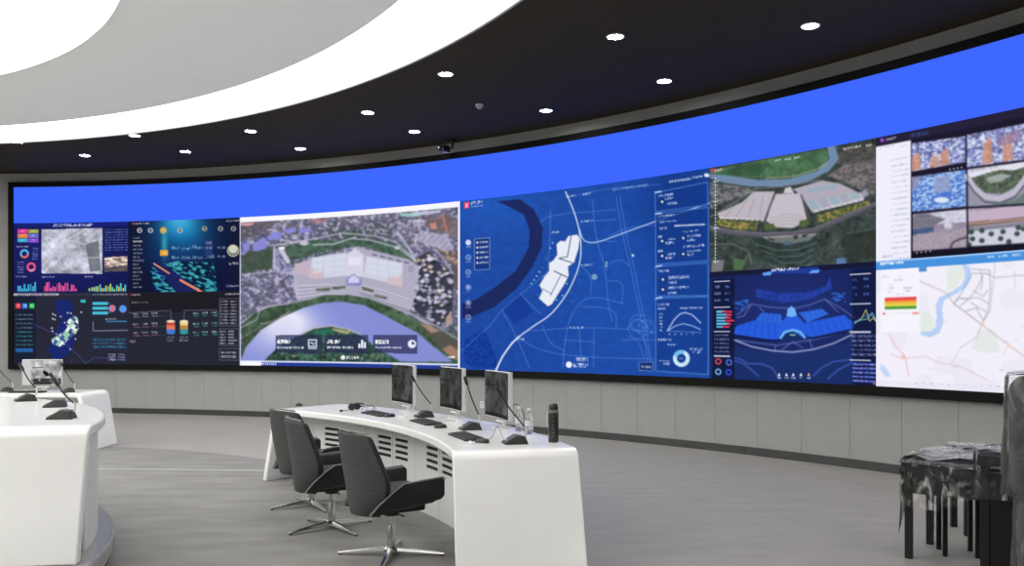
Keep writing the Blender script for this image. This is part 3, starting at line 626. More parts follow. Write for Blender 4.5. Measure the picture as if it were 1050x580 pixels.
p.curve(t((340, 170), (348, 198), (365, 208), (392, 206), (430, 192), (545, 150), (640, 118), (698, 98)), 1.0, (206, 222, 250), .95)
bld = t((310, 189), (335, 185), (342, 196), (338, 225), (326, 262), (310, 272), (312, 296), (300, 320), (284, 345), (266, 374), (255, 380), (230, 358), (240, 338), (232, 322), (246, 298), (258, 284), (258, 262), (270, 254), (280, 240), (278, 212), (288, 202), (302, 203)); p.poly(bld, (232, 236, 246)); p.line(bld, .6, (60, 80, 130), .8, True)
p.line(t((318, 190), (308, 245), (285, 250)), .8, (40, 60, 110)); p.line(t((285, 250), (322, 262)), .8, (40, 60, 110)); p.line(t((272, 284), (306, 300)), .9, (40, 60, 110)); p.line(t((290, 295), (262, 350)), .7, (70, 90, 140)); p.line(t((240, 332), (265, 345)), .6, (70, 90, 140))
for k in range(36):
    q = t((225 + random.random() * 120, 205 + random.random() * 165))[0]
    if not (0 <= 0): pass
    p.disc(q[0], q[1], .5, (180, 240, 235), .55)
for a in ((210, 318), (218, 308), (225, 298), (232, 286), (278, 362), (295, 350), (306, 318), (262, 222), (268, 208)): p.disc(*t(a)[0], .8, (190, 255, 240), .8)
for a, b in (((345, 265), 12), ((345, 148), 12), ((305, 80), 9), ((350, 74), 8), ((265, 178), 8), ((165, 465), 10)): q = t(a)[0]; p.text(q[0], q[1], q[0] + b, 2.2, (210, 226, 252), .85, a[0])
for k in range(4): q = t((314 + k * 10, 434))[0]; p.text(q[0], q[1], q[0] + 2.4, 2.4, Wt, .95, k)
for k in range(3): q = t((410, 260 + k * 8))[0]; p.text(q[0], q[1], q[0] + 2.4, 2.4, Wt, .95, k + 9)
q = t((485, 242))[0]; p.disc(*q, 1.2, Wt)
q = t((381, 300))[0]; p.disc(q[0], q[1], 3.2, (130, 160, 200), .6); p.ring(q[0], q[1], 1.4, 2.2, (200, 215, 235), .7)
# emblem and menu
p.rect(476, 207.4, 480.8, 213.8, (232, 60, 96)); p.line([(477.4, 208.6), (479.6, 212.4)], .8, Wt); p.line([(479.6, 208.6), (477.4, 212.4)], .8, Wt); p.text(482, 207, 495, 3.2, Wt, .95, 3); p.text(482, 211, 495, 1.3, Wt, .6, 4)
for k, y in enumerate((207, 247, 287, 328, 370, 409)):
    q = t((40, y))[0]; p.ring(q[0], q[1], 2, 2.8, (200, 216, 250), .8); p.disc(*q, 1.2 if k else 2.6, (230, 236, 252), .9 if k in (0, 3, 4) else .4); p.text(q[0] - 2.6, q[1] + 4, q[0] + 2.6, 1.6, (190, 206, 245), .8, k)
a_ = t((57, 197))[0]; p.rect(a_[0], a_[1], a_[0] + 15.5, a_[1] + 32, (24, 52, 120), .85); p.frame(a_[0], a_[1], a_[0] + 15.5, a_[1] + 32, .6, (170, 190, 235), .8)
for k in range(5): p.rect(a_[0] + 2, a_[1] + 3 + k * 5.2, a_[0] + 3.4, a_[1] + 4.6 + k * 5.2, Wt); p.text(a_[0] + 4.6, a_[1] + 2.6 + k * 5.2, a_[0] + 14, 2.1, Wt, .95, 40 + k)
a_ = t((430, 66))[0]; p.text(a_[0], a_[1] - 2, a_[0] + 36, 2.2, (190, 206, 240), .7, 3)
q = t((312, 537))[0]; p.disc(*q, 3.2, (240, 244, 255)); p.text(q[0] + 4.4, q[1] - 1.4, q[0] + 20, 3.6, (236, 242, 255), .95, 6); p.text(q[0] + 7, q[1] - 7, q[0] + 19, 3, (236, 242, 255), .95, 7)
q = t((502, 530), (540, 530), (538, 554), (502, 552)); p.poly(q, (20, 44, 104), .9); p.line(q, .6, (160, 184, 230), .8, True); p.text(q[0][0] + 2, q[0][1] + 3.4, q[0][0] + 12, 2.2, Wt, .8, 8)
# side panels
for a in (((545, 72), (687, 44), (688, 106), (546, 124)), ((546, 130), (689, 112), (688, 256), (547, 266)), ((547, 272), (688, 262), (688, 350), (547, 352)), ((547, 358), (688, 353), (688, 563), (547, 554))):
    q = t(*a); p.poly(q, (22, 58, 138), .72); p.line(q, .8, (96, 150, 228), .85, True); p.line([q[0], (q[0][0] + 6, q[0][1] - 1)], 1.4, (190, 214, 250))
def tx(x, y, wd, h_, seed, al=.9): q = t((x, y))[0]; p.text(q[0], q[1], q[0] + wd, h_, (226, 234, 252), al, seed)
for x, y, wd, h_ in ((552, 78, 16, 2.2), (572, 86, 8, 2.6), (578, 100, 10, 2.4), (552, 134, 18, 2.2), (556, 150, 18, 1.8), (556, 166, 8, 2.6), (552, 190, 6, 2), (620, 176, 16, 2), (578, 196, 8, 2), (574, 206, 8, 2.6), (632, 188, 14, 2), (632, 198, 8, 2.6), (620, 216, 22, 1.8), (552, 228, 5, 2), (578, 236, 8, 2), (574, 246, 8, 2.6), (632, 228, 14, 2), (632, 238, 7, 2.4), (552, 282, 12, 2.2), (580, 298, 22, 2.8), (580, 312, 9, 2.4), (580, 326, 22, 2.8), (580, 340, 9, 2.4), (552, 372, 12, 2.2), (612, 382, 24, 1.8), (552, 384, 8, 1.8), (552, 466, 14, 2.4), (578, 480, 10, 2), (640, 492, 13, 2), (556, 524, 11, 2), (566, 532, 7, 2), (646, 500, 8, 2)): tx(x, y, wd, h_, x * 3 + y)
q = t((598, 162), (678, 158)); p.line(q, 1.3, (220, 226, 245))
for x, y in ((564, 97), (564, 203), (564, 243), (621, 195), (621, 238), (566, 307), (566, 334)): q = t((x, y))[0]; p.disc(*q, 2.8, (20, 44, 100)); p.disc(q[0], q[1], 1.3, (220, 230, 250))
for k in range(6): tx(556, 398 + k * 9, 4, 1.6, k, .8)
p.line(t((578, 446), (596, 416), (612, 400), (626, 396), (645, 402), (668, 424)), 1, (206, 220, 250)); p.line(t((578, 446), (600, 432), (622, 426), (645, 432), (668, 442)), .9, (180, 200, 245)); p.line(t((578, 446), (670, 450)), .6, (150, 170, 220), .8)
for k in range(6): tx(580 + k * 16, 452, 2, 1.3, k, .7)
q = t((616, 520))[0]; p.ring(q[0], q[1], 4.6, 8.6, (206, 232, 248)); p.ring(q[0], q[1], 4.6, 8.6, (120, 190, 235), 1, a0=200, a1=300); p.text(q[0] - 1.8, q[1] - 1, q[0] + 2, 2, Wt, .9, 4)
tx(582, 40, 16, 2.4, 91); tx(620, 34, 8, 2.4, 92); tx(645, 29, 12, 2.4, 93); q = t((683, 25))[0]; p.disc(q[0], q[1], 2, Wt); p.disc(q[0] + 2, q[1] + .3, 1.5, Wt)
p.build('screen_window', child, 'blue road map window with white building plan and side panels')

# --- window: aerial render of the exhibition halls (top, right part)
p = Picture(a4_, a5_, Z_CM, Z_CT, 300, 205, (58, 68, 66)); t = T(728, 140, 4.0); ONE = np.ones(p.X.shape)
p.shade(ONE, (p.noise(8, 3) * .5 + p.noise(2.6, 4) * .6 - .55) * .7)
def town2(a, seed, ang, c0, c1, c2):
    m = p.inpoly(t(*a)); n_ = p.noise(3.4, seed, 2.0, ang) * .5 + p.noise(1.6, seed + 1, 1.2, ang) * .5; p.mix(m, c0, .8); p.mix(m & (n_ > .55), c1, .4); p.mix(m & (n_ < .4), c2, .4)
town2(((0, 190), (140, 205), (190, 225), (60, 270), (0, 300)), 5, .2, (98, 98, 104), (176, 172, 180), (56, 62, 62)); town2(((480, 160), (560, 110), (690, 90), (690, 240), (640, 230), (560, 190)), 6, -.1, (108, 100, 104), (170, 160, 166), (60, 60, 60)); town2(((520, 60), (690, 30), (690, 100), (560, 115), (500, 110)), 8, -.2, (80, 78, 78), (130, 112, 106), (48, 54, 48))
p.poly(t((0, 152), (80, 160), (200, 178), (330, 172), (440, 140), (490, 90), (480, 40), (510, 30), (530, 90), (490, 140), (400, 185), (290, 205), (170, 205), (60, 190), (0, 170)), (112, 138, 168))
pen = t((0, 150), (0, 140), (240, 90), (470, 48), (488, 70), (478, 105), (430, 140), (340, 166), (230, 172), (120, 165)); p.poly(pen, (74, 108, 80)); m = p.inpoly(pen); p.shade(m, (p.noise(3, 9) * .6 + p.noise(9, 10) * .5 - .55) * .45); p.poly(t((30, 150), (150, 110), (250, 110), (200, 160), (100, 160)), (40, 70, 52), .5); p.line(t((480, 108), (430, 138), (340, 164), (230, 171)), 1.0, (196, 190, 130), .7)
p.line(t((0, 330), (100, 270), (180, 215), (330, 200), (440, 180), (520, 190), (640, 180)), 1.0, (150, 148, 150), .7)
GR = (188, 180, 190)
p.poly(t((30, 315), (130, 270), (180, 225), (265, 225), (260, 270), (228, 340), (40, 338)), GR); p.poly(t((270, 235), (370, 232), (400, 345), (340, 375), (270, 372), (230, 345)), (196, 188, 198)); p.poly(t((340, 215), (460, 180), (540, 195), (630, 240), (632, 262), (420, 312), (376, 245)), (176, 170, 184))
p.poly(t((310, 210), (330, 205), (345, 232), (300, 232)), (206, 200, 206))
for k in range(4): p.line(t((60 + 48 * k, 328), (120 + 32 * k, 262 - 6 * k)), .7, (140, 132, 142), .75); p.line(t((180 + 22 * k, 262), (196 + 20 * k, 228)), .6, (214, 208, 214), .8)
for k in range(6): p.poly(t((394 + 44 * k, 268 - 8 * k), (422 + 44 * k, 258 - 8 * k), (452 + 40 * k, 290 - 10 * k), (416 + 42 * k, 302 - 10 * k)), (146, 176, 192) if k % 2 == 0 else (160, 166, 184), .85); p.line(t((394 + 44 * k, 268 - 8 * k), (416 + 42 * k, 302 - 10 * k)), .6, (216, 212, 218), .8)
for k in range(4): p.poly(t((396 + 30 * k, 214 - 5 * k), (416 + 30 * k, 208 - 5 * k), (436 + 30 * k, 226 - 5 * k), (408 + 30 * k, 232 - 5 * k)), (140, 172, 190), .7)
for k in range(9): q = t((40 + 21 * k, 330 + 1.2 * k))[0]; p.rect(q[0], q[1], q[0] + 4.2, q[1] + 2, (226, 218, 214), .8); q = t((428 + 23 * k, 302 - 6 * k))[0]; p.rect(q[0], q[1], q[0] + 4.4, q[1] + 2, (226, 222, 222), .85)
p.line(t((266, 232), (222, 350)), 1.8, (84, 82, 90)); p.line(t((374, 240), (412, 345)), 1.8, (84, 82, 90))
for k in range(4): p.line(t((250 - 2 * k, 335 + 12 * k), (320, 316 + 14 * k), (380 + k * 2, 330 + 12 * k)), .8, (158, 152, 160), .75)
for a in (((28, 340), (200, 352), (190, 384), (110, 382), (30, 362)), ((436, 322), (650, 262), (656, 278), (470, 350), (440, 350))):
    p.poly(t(*a), (104, 104, 62)); m = p.inpoly(t(*a)); n_ = p.noise(1.5, 12); p.mix(m & (n_ > .55), (170, 150, 84), .8); p.mix(m & (n_ < .4), (62, 84, 52), .8)
for a in (((222, 355), (262, 358), (270, 378), (222, 382)), ((368, 345), (400, 338), (412, 360), (364, 368))): p.poly(t(*a), (82, 100, 56))
p.line(t((0, 376), (90, 395), (220, 405), (330, 402), (430, 384), (560, 330), (690, 272)), 4.0, (92, 88, 102)); p.line(t((0, 368), (90, 386), (220, 396), (330, 392), (430, 374), (560, 320), (690, 264)), .6, (180, 176, 184), .8)
p.poly(t((215, 412), (440, 396), (410, 425), (330, 440), (250, 432)), (166, 162, 162), .85); 
for a in (((236, 414), (268, 420), (262, 428), (242, 424)), ((340, 406), (362, 402), (358, 420), (346, 420)), ((376, 402), (400, 398), (394, 412), (380, 414))): p.poly(t(*a), (62, 66, 58))
p.disc(*t((318, 436))[0], 2.4, (110, 130, 160), 1, sx=2)
for k, (x0, x1, y) in enumerate(((190, 440, 440), (210, 430, 466), (250, 420, 492), (240, 430, 520))): p.line(t((x0, y), ((x0 + x1) / 2 - 40, y + 26), ((x0 + x1) / 2 + 40, y + 24), (x1, y - 6)), .9, (170, 172, 168), .7)
p.poly(t((190, 420), (440, 405), (430, 525), (220, 535)), (34, 56, 54), .35)
p.line(t((0, 440), (90, 440), (160, 470), (170, 520)), 1.0, (150, 150, 150), .6); p.poly(t((96, 500), (150, 505), (130, 545), (98, 548)), (84, 120, 76), .8); p.poly(t((10, 510), (60, 505), (50, 550), (5, 555)), (150, 140, 148), .7); p.poly(t((520, 500), (555, 498), (560, 520), (520, 524)), (90, 130, 180), .9); p.line(t((690, 372), (560, 400), (480, 460)), .9, (140, 140, 140), .5)
p.poly(t((540, 400), (690, 380), (690, 500), (580, 490), (540, 450)), (44, 50, 44), .6); p.blur(2)
p.rect(729, 173.4, 731.4, 176.4, (232, 60, 70)); p.text(732, 173.2, 740, 3.2, (240, 190, 200), 1, 2); p.line(t((22, 168), (22, 520)), .6, (226, 228, 232), .6)
for k in range(26): p.disc(*t((22, 172 + k * 13.6))[0], .7, Wt, .9)
for k in (1, 7, 15, 25): q = t((12, 168 + k * 13.6))[0]; p.text(q[0], q[1], q[0] + 6, 1.8, Wt, .9, k)
for x in (266, 306, 344): q = t((x, 95 - (x - 266) * .14))[0]; p.text(q[0], q[1], q[0] + 6.6, 2.2, Wt, .9, x)
for x, wd in ((545, 13), (598, 5), (640, 6)): q = t((x, 46 - (x - 545) * .15))[0]; p.text(q[0], q[1], q[0] + wd, 2.4, (246, 232, 214), .9, x)
p.build('screen_window', child, 'aerial window of wide grey exhibition halls among dark greenery')

# --- window: blue hologram of the halls (bottom, right part)
p = Picture(a4_, a5_, Z_LB, Z_CM, 300, 195, (24, 34, 82)); t = T(728, 275, 4.718)
p.glow(808, 318, 75, 55, (34, 50, 122), .85); p.poly(t((0, 420), (120, 380), (300, 410), (500, 400), (700, 350), (700, 560), (0, 560)), (30, 56, 116), .55)
p.poly(t((222, 98), (340, 122), (470, 116), (560, 86), (580, 40), (590, 100), (480, 150), (360, 166), (225, 140)), (40, 70, 172), .85); h, fx, fy = p.cells(1.8, 2.4, 3, .2); m = p.inpoly(t((222, 98), (340, 122), (470, 116), (560, 86), (590, 100), (480, 150), (360, 166), (225, 140))); p.mix(m & (h > .6), (30, 50, 140), .6)
for cx_, cy_ in ((150, 175), (625, 140)):
    for k in range(26): x, y = t((cx_ - 40 + 80 * random.random(), cy_ - 22 + 44 * random.random()))[0]; p.rect(x - 1.2, y - .8, x + 1.2, y + .8, (50, 106, 206), .75)
RD = (104, 120, 186)
for a in (((130, 225), (200, 172), (290, 188), (400, 195), (480, 178), (555, 148), (630, 190), (700, 240)), ((200, 172), (165, 230), (130, 238)), ((555, 148), (620, 210)), ((110, 345), (320, 372), (500, 345), (690, 300)), ((320, 372), (310, 400)), ((480, 345), (495, 385)), ((350, 392), (400, 355), (450, 385)), ((240, 190), (260, 210))): p.line(t(*a), 1.0, RD, .85)
for a in (((100, 430), (150, 440), (180, 460), (250, 462), (300, 480), (335, 530)), ((115, 445), (165, 462), (200, 490), (235, 520)), ((500, 520), (540, 480), (600, 450), (690, 440)), ((570, 535), (620, 490), (700, 450))): p.line(t(*a), 1.6, (70, 96, 190), .75)
p.line(t((115, 345), (200, 378), (300, 398), (400, 405), (500, 392), (600, 362), (705, 312)), 1.5, (176, 186, 226), .85)
BL, BH = (40, 92, 220), (70, 130, 240)
p.poly(t((108, 318), (130, 278), (220, 250), (350, 262), (340, 342), (290, 345), (140, 322)), BL); p.poly(t((220, 250), (250, 214), (345, 222), (350, 268)), (48, 100, 216)); p.poly(t((430, 215), (540, 195), (575, 220), (470, 262)), (50, 104, 222)); p.poly(t((450, 265), (650, 225), (705, 270), (690, 292), (500, 332), (470, 330)), BL)
p.poly(t((108, 318), (140, 322), (290, 345), (340, 342), (338, 352), (280, 354), (110, 328)), (14, 22, 60), .8); p.poly(t((500, 332), (690, 292), (660, 310), (490, 345)), (14, 22, 60), .8)
for k in range(6): p.line(t((140 + 36 * k, 322 + 4 * k), (170 + 28 * k, 262 + 1 * k)), .6, (24, 62, 170), .8); p.line(t((510 + 36 * k, 328 - 8 * k), (490 + 34 * k, 262 - 6 * k)), .6, (24, 62, 170), .8)
for k in range(4): p.line(t((250 + 24 * k, 256), (266 + 22 * k, 220)), .6, (24, 62, 170), .7); p.line(t((466 + 26 * k, 250 - 10 * k), (452 + 26 * k, 216 - 6 * k)), .6, (24, 62, 170), .7)
p.poly(t((345, 260), (375, 225), (420, 225), (455, 262), (465, 320), (440, 330), (400, 300), (365, 312), (340, 338)), (44, 92, 222)); p.poly(t((370, 230), (376, 195), (394, 182), (412, 196), (420, 228), (395, 235)), (110, 180, 246)); p.line(t((342, 336), (362, 308), (400, 298), (436, 308), (458, 334)), 2.4, (110, 190, 246)); p.poly(t((368, 332), (400, 312), (430, 328), (430, 338), (370, 342)), (20, 50, 90)); p.poly(t((388, 318), (414, 318), (414, 324), (388, 324)), (150, 230, 210))
p.blur(1); V = np.linspace(0, 1, p.nv)[:, None] + 0 * p.X; p.mix(V < .045, (24, 28, 56)); p.poly(t((240, 30), (300, 6), (520, -6), (540, 14), (480, 24), (300, 24)), (36, 66, 170), .8); p.poly(t((255, 22), (300, 14), (295, 32), (258, 34)), (110, 170, 250), .9); p.poly(t((490, 10), (530, 8), (525, 22), (480, 24)), (110, 170, 250), .9); p.text(*t((300, 2))[0], t((430, 0))[0][0], 3, (240, 244, 255), 1.1, 4)
p.rect(730.4, 286, 753, 391, (16, 22, 50), .72); p.rect(873.5, 276, 900.5, 398, (16, 22, 50), .6)
def tx(x, y, x1, h_, c, al, seed): q = t((x, y), (x1, y)); p.text(q[0][0], q[0][1], q[1][0], h_, c, al, seed)
for y in (62, 186, 302, 420): q = t((20, y), (96, y)); p.rect(q[0][0], q[0][1], q[1][0], q[0][1] + 1.3, (206, 210, 232), .9)
for y in (28, 170, 304, 440): q = t((676, y), (778, y)); p.rect(q[0][0], q[0][1], q[1][0], q[0][1] + 1.5, (206, 210, 232), .9)
for k in range(3): tx(22, 84 + 32 * k, 50, 2.4, (160, 176, 226), .8, k); tx(72, 84 + 32 * k, 96, 2.4, (120, 150, 230), .8, k + 5); tx(690, 50 + 36 * k, 712, 2.6, (120, 150, 240), .6, k + 9); tx(740, 46 + 36 * k, 770, 2.6, (120, 150, 240), .6, k + 14)
for k in range(6): q = t((30, 206 + 14.5 * k))[0]; wdt = 9 + 5 * abs(math.sin(k * 1.9)); p.rect(q[0], q[1], q[0] + wdt, q[1] + 1.9, (96, 190, 226)); p.rect(q[0] + wdt - 3, q[1], q[0] + wdt + 4 + 3 * math.cos(k * 2.2), q[1] + 1.9, (226, 56, 84))
for k in range(5): tx(22, 318 + 20 * k, 95, 2.0, (150, 160, 206), .75, 200 + k); tx(684, 322 + 22 * k, 815, 2.2, (150, 160, 216), .75, 220 + k); q = t((688, 456 + 20 * k), (810, 456)); p.rect(q[0][0], q[0][1], q[1][0], q[0][1] + 2.6, (46, 62, 170), .8); tx(690, 458 + 20 * k, 810, 1.8, (176, 186, 236), .8, 240 + k)
p.line(t((700, 265), (735, 240), (755, 200), (772, 255), (790, 240), (808, 262)), .9, (206, 196, 110)); p.line(t((700, 258), (730, 250), (760, 245), (785, 215), (806, 258)), .9, (110, 196, 180)); p.line(t((704, 262), (740, 235), (776, 222), (806, 250)), .7, (140, 170, 240), .8)
for x, y, c in ((40, 450, (216, 80, 80)), (92, 455, (80, 120, 230)), (40, 500, (120, 190, 235)), (90, 502, (60, 80, 226))): q = t((x, y))[0]; p.ring(q[0], q[1], 1.9, 3.2, c)
for k, x in enumerate((335, 370, 403, 440, 478)): q = t((x, 515))[0]; p.poly([(q[0] - 1.6, q[1] + 1.2), (q[0], q[1] - 2), (q[0] + 1.6, q[1] + 1.2)], (236, 190, 140) if k == 4 else Wt); p.text(q[0] - 2.2, q[1] + 2.2, q[0] + 2.2, 1.6, Wt, .9, k)
tx(790, 412, 812, 2, (226, 170, 110), .9, 5); tx(790, 550, 812, 2, (226, 170, 110), .9, 6)
p.build('screen_window', child, 'dark blue window with glowing blue hologram of the halls')

# --- window: camera pictures beside a white list (top, far right)
p = Picture(a5_, aR, Z_CM, Z_CT, 330, 185, (30, 26, 46)); t = T(898, 115, 3.625)
V = np.linspace(0, 1, p.nv)[:, None] + 0 * p.X
p.mix((p.X < 933.8) & (V > .075), (240, 240, 252)); p.mix((p.X >= 933.8) & (V > .94), (24, 22, 34)); p.mix(V < .07, (38, 34, 60)); p.text(908, 141.6, 919, 3.2, (190, 184, 210), .9, 2); p.disc(904.5, 143.6, 2, (150, 80, 210)); p.text(934, 137.5, 952, 3, (60, 90, 150), .9, 8)
for k in range(19): p.text(913 + (k * 7 % 3), 164 + k * 5.6, 930 + (k * 5 % 4), 1.3, (140, 140, 165), .65, 300 + k)
p.text(903, 151, 917, 1.4, (150, 150, 170), .5, 2); p.text(923, 149, 930, 1.4, (150, 150, 170), .5, 3); p.text(905, 262, 916, 1.8, (120, 120, 140), .7, 3)
cells_ = [((132, 115), (334, 88), (334, 186), (132, 222)), ((338, 84), (560, 40), (560, 176), (338, 206)), ((132, 240), (336, 212), (338, 350), (134, 372)), ((340, 212), (560, 182), (560, 340), (342, 352)), ((136, 378), (338, 358), (340, 502), (136, 518)), ((342, 358), (560, 345), (560, 486), (344, 500)),
          ((566, 40), (790, 0), (790, 140), (566, 174)), ((566, 180), (790, 146), (790, 322), (566, 340)), ((566, 346), (790, 330), (790, 470), (566, 486))]
for k, a in enumerate(cells_):
    q = t(*a); m = p.inpoly(q); (xa, ya) = q[0]; W_ = q[1][0] - xa; H_ = q[3][1] - ya
    P_ = lambda u, v: (xa + u * W_, ya + v * H_ + u * ((q[1][1] - ya) * (1 - v) + (q[2][1] - q[3][1]) * v))
    n1, n2 = p.noise(3.2, 30 + k, 1.6, -.2), p.noise(1.6, 60 + k, 1.1, -.2)
    if k in (0, 1, 6):
        p.mix(m, (132, 142, 204)); nn_ = n1 * .5 + n2 * .5; p.mix(m & (nn_ > .52), (196, 204, 232), .8); p.mix(m & (nn_ > .66), (240, 242, 250), .8); p.mix(m & (nn_ < .36), (80, 78, 120), .7)
        O1 = (206, 142, 112)
        for u0 in ((.02, .55) if k == 0 else (.28, .62)): p.poly([P_(u0, .35 if k else .45), P_(u0 + .13, .2 if k else .35), P_(u0 + .16, .95), P_(u0 - .02, .98)], O1, .8)
        p.poly([P_(.35, .6), P_(.5, .55), P_(.52, .95), P_(.34, .98)] if k == 0 else [P_(.5, .25), P_(.9, .12), P_(.92, .45), P_(.52, .55)], (150, 120, 150) if k else O1, .7)
        for j in range(5): p.line([P_(.05 + .2 * j, .25), P_(.12 + .2 * j, .95)], .6, (230, 232, 244), .5)
    if k == 2:
        p.mix(m, (112, 152, 222)); nn_ = n1 * .5 + n2 * .5; p.mix(m & (nn_ > .55), (190, 216, 246), .8); p.mix(m & (nn_ < .4), (62, 96, 180), .7); p.poly([P_(.42, .12), P_(.7, .08), P_(.72, .5), P_(.4, .55)], (150, 160, 196), .8); p.poly([P_(.38, .6), P_(.72, .55), P_(.74, .8), P_(.36, .85)], (60, 100, 200), .7); p.disc(*P_(.55, .75), 3, (236, 240, 250), .9, sx=2.6)
        p.poly([P_(0, 0), P_(.2, .0), P_(.05, .4), P_(0, .5)], (150, 140, 170), .7)
    if k in (3, 7):
        p.mix(m, (150, 148, 168)); p.poly([P_(0, 0), P_(1, 0), P_(1, .22), P_(0, .3)], (226, 224, 238)); p.poly([P_(.05, .25), P_(.35, .16), P_(.55, .12), P_(.8, .18), P_(1, .12), P_(1, .45), P_(.6, .72), P_(.3, .66), P_(.1, .5)], (88, 100, 84)); mm = m & p.inpoly([P_(.05, .25), P_(.35, .16), P_(.8, .18), P_(1, .12), P_(1, .45), P_(.6, .72), P_(.3, .66)]); p.shade(mm, (n2 - .5) * .8); p.poly([P_(.3, .3), P_(.55, .22), P_(.75, .3), P_(.55, .42), P_(.38, .42)], (190, 194, 196), .7)
        p.line([P_(.0, .2), P_(.12, .5), P_(.3, .76), P_(.55, .84), P_(.8, .7), P_(.95, .45), P_(1.02, .3)], 5.5, (190, 186, 204)); p.line([P_(.0, .32), P_(.12, .62), P_(.3, .9), P_(.55, .95), P_(.8, .84), P_(1.0, .5)], 1.2, (70, 68, 84)); p.poly([P_(.4, .97), P_(.8, .9), P_(1, .7), P_(1, 1), P_(.4, 1.02)], (96, 118, 110), .8)
    if k in (4, 8):
        p.mix(m, (150, 140, 160)); p.poly([P_(0, .1), P_(.5, .0), P_(1, .02), P_(1, .35), P_(.6, .32), P_(0, .36)], (206, 204, 222)); p.poly([P_(0, .08), P_(.3, .05), P_(.62, .22), P_(.4, .36), P_(0, .4)], (120, 118, 130)); p.poly([P_(.0, .42), P_(.38, .38), P_(.4, .52), P_(0, .56)], (70, 92, 130)); p.disc(*P_(.66, .4), 4.2, (206, 200, 220)); p.line([P_(.66, .46), P_(.6, .6)], 1, (150, 146, 166)); p.poly([P_(0, .58), P_(1, .5), P_(1, 1), P_(0, 1)], (166, 154, 168)); p.line([P_(.7, 1), P_(.74, .85), P_(.85, .78), P_(1, .74)], 2.2, (84, 76, 90)); p.shade(m, (n2 - .5) * .2)
    if k == 5:
        p.mix(m, (196, 176, 196)); p.poly([P_(0, .36), P_(1, .3), P_(1, .42), P_(0, .5)], (120, 112, 110)); p.line([P_(0, .4), P_(.5, .38), P_(1, .36)], 1.2, (214, 150, 130)); p.poly([P_(0, .5), P_(1, .44), P_(1, .55), P_(0, .62)], (130, 130, 150)); p.poly([P_(0, .6), P_(1, .54), P_(1, 1), P_(0, 1)], (206, 206, 222))
        for u, v in ((.06, .62), (.24, .6), (.86, .58), (.95, .62), (.08, .8), (.24, .86), (.56, .84), (.84, .74), (.4, .7), (.6, .66), (.02, .95), (.7, .93)): x, y = P_(u, v); p.disc(x, y, 2.6, (40, 58, 52), .9, sx=1.1); p.disc(x - .6, y - .8, 1.2, (84, 104, 84), .7)
    p.line(q, .7, (24, 20, 36), .9, True); p.text(P_(.04, .04)[0], P_(.04, .04)[1], P_(.5, 0)[0], 1.4, (40, 36, 60), .5, 400 + k)
p.blur(1)
for k in range(4): p.disc(974 + 4 * k, 173.6 - .7 * k, .8, (190, 190, 206)); p.disc(940 + 4.6 * k, 259 - .6 * k, .8, (190, 190, 206))
p.build('screen_window', child, 'window with a white list and a grid of six camera pictures')

# --- window: white traffic map (bottom, far right)
p = Picture(a5_, aR, Z_LB, Z_CM, 330, 185, (242, 239, 250)); t = T(898, 260, 4.0)
V = np.linspace(0, 1, p.nv)[:, None] + 0 * p.X
p.mix(p.noise(22, 8) > .66, (232, 230, 242), .6); p.poly(t((420, 310), (490, 310), (510, 400), (450, 410), (390, 390)), (228, 232, 230), .9); p.poly(t((290, 60), (350, 40), (370, 80), (330, 140), (290, 150)), (224, 234, 226), .8); p.poly(t((185, 230), (230, 250), (240, 310), (185, 318)), (222, 234, 222), .8)
for a in (((350, 30), (388, 55), (392, 100), (370, 140), (320, 170), (280, 190), (272, 230), (278, 280), (262, 325), (225, 343), (184, 334), (184, 318), (225, 318), (246, 300), (250, 260), (246, 210), (262, 178), (310, 155), (352, 128), (366, 95), (362, 60), (340, 35)),): p.poly(t(*a), (186, 208, 246))
p.poly(t((20, 450), (45, 470), (62, 505), (40, 505), (18, 475)), (196, 214, 246))
G = (168, 168, 182)
for a in (((395, 62), (468, 68), (470, 150), (462, 230), (435, 290), (320, 205), (352, 160), (395, 80)), ((350, 185), (420, 180), (465, 205)), ((320, 205), (345, 180), (380, 190), (410, 150), (440, 90)), ((400, 150), (440, 175), (460, 150)), ((370, 235), (420, 220), (440, 230), (455, 240)), ((390, 200), (415, 215), (420, 240), (440, 270)), ((345, 215), (375, 190)), ((430, 70), (438, 110), (430, 150)), ((395, 80), (470, 82))): p.line(t(*a), 1.0, (156, 164, 172), .75)
p.line(t((490, 40), (470, 230), (435, 290), (415, 340), (350, 385)), .8, G, .7); p.line(t((450, 80), (490, 98), (608, 88)), 1.2, (170, 176, 180), .7); p.line(t((568, 70), (572, 135)), .7, G, .7); p.line(t((180, 112), (290, 160), (320, 205), (435, 290), (545, 375), (608, 420), (760, 500)), .9, (190, 160, 160), .8)
p.line(t((55, 330), (80, 380), (120, 420), (135, 500)), .7, (226, 150, 140), .8); p.line(t((60, 412), (110, 430), (205, 420), (250, 445), (340, 460), (460, 518)), .7, (216, 170, 165), .8); p.line(t((310, 450), (350, 380)), .6, G, .6); p.disc(*t((112, 424))[0], 2.0, (244, 190, 170), .9); p.disc(*t((436, 292))[0], 1.8, (246, 200, 176), .9); p.disc(*t((545, 375))[0], 2.2, (248, 216, 196), .8); p.line(t((545, 375), (520, 420)), .6, (226, 180, 170), .7)
for a in (((620, 100), (800, 80)), ((640, 60), (660, 300), (700, 480)), ((600, 300), (800, 260))): p.line(t(*a), .7, G, .5)
for k in range(12): q = t((200 + 390 * random.random(), 340 + 170 * random.random()))[0]; p.text(q[0], q[1], q[0] + 5, 1.2, (150, 148, 172), .45, 500 + k)
q = t((20, 55), (180, 55), (180, 322), (20, 322)); p.poly(q, (246, 244, 253))
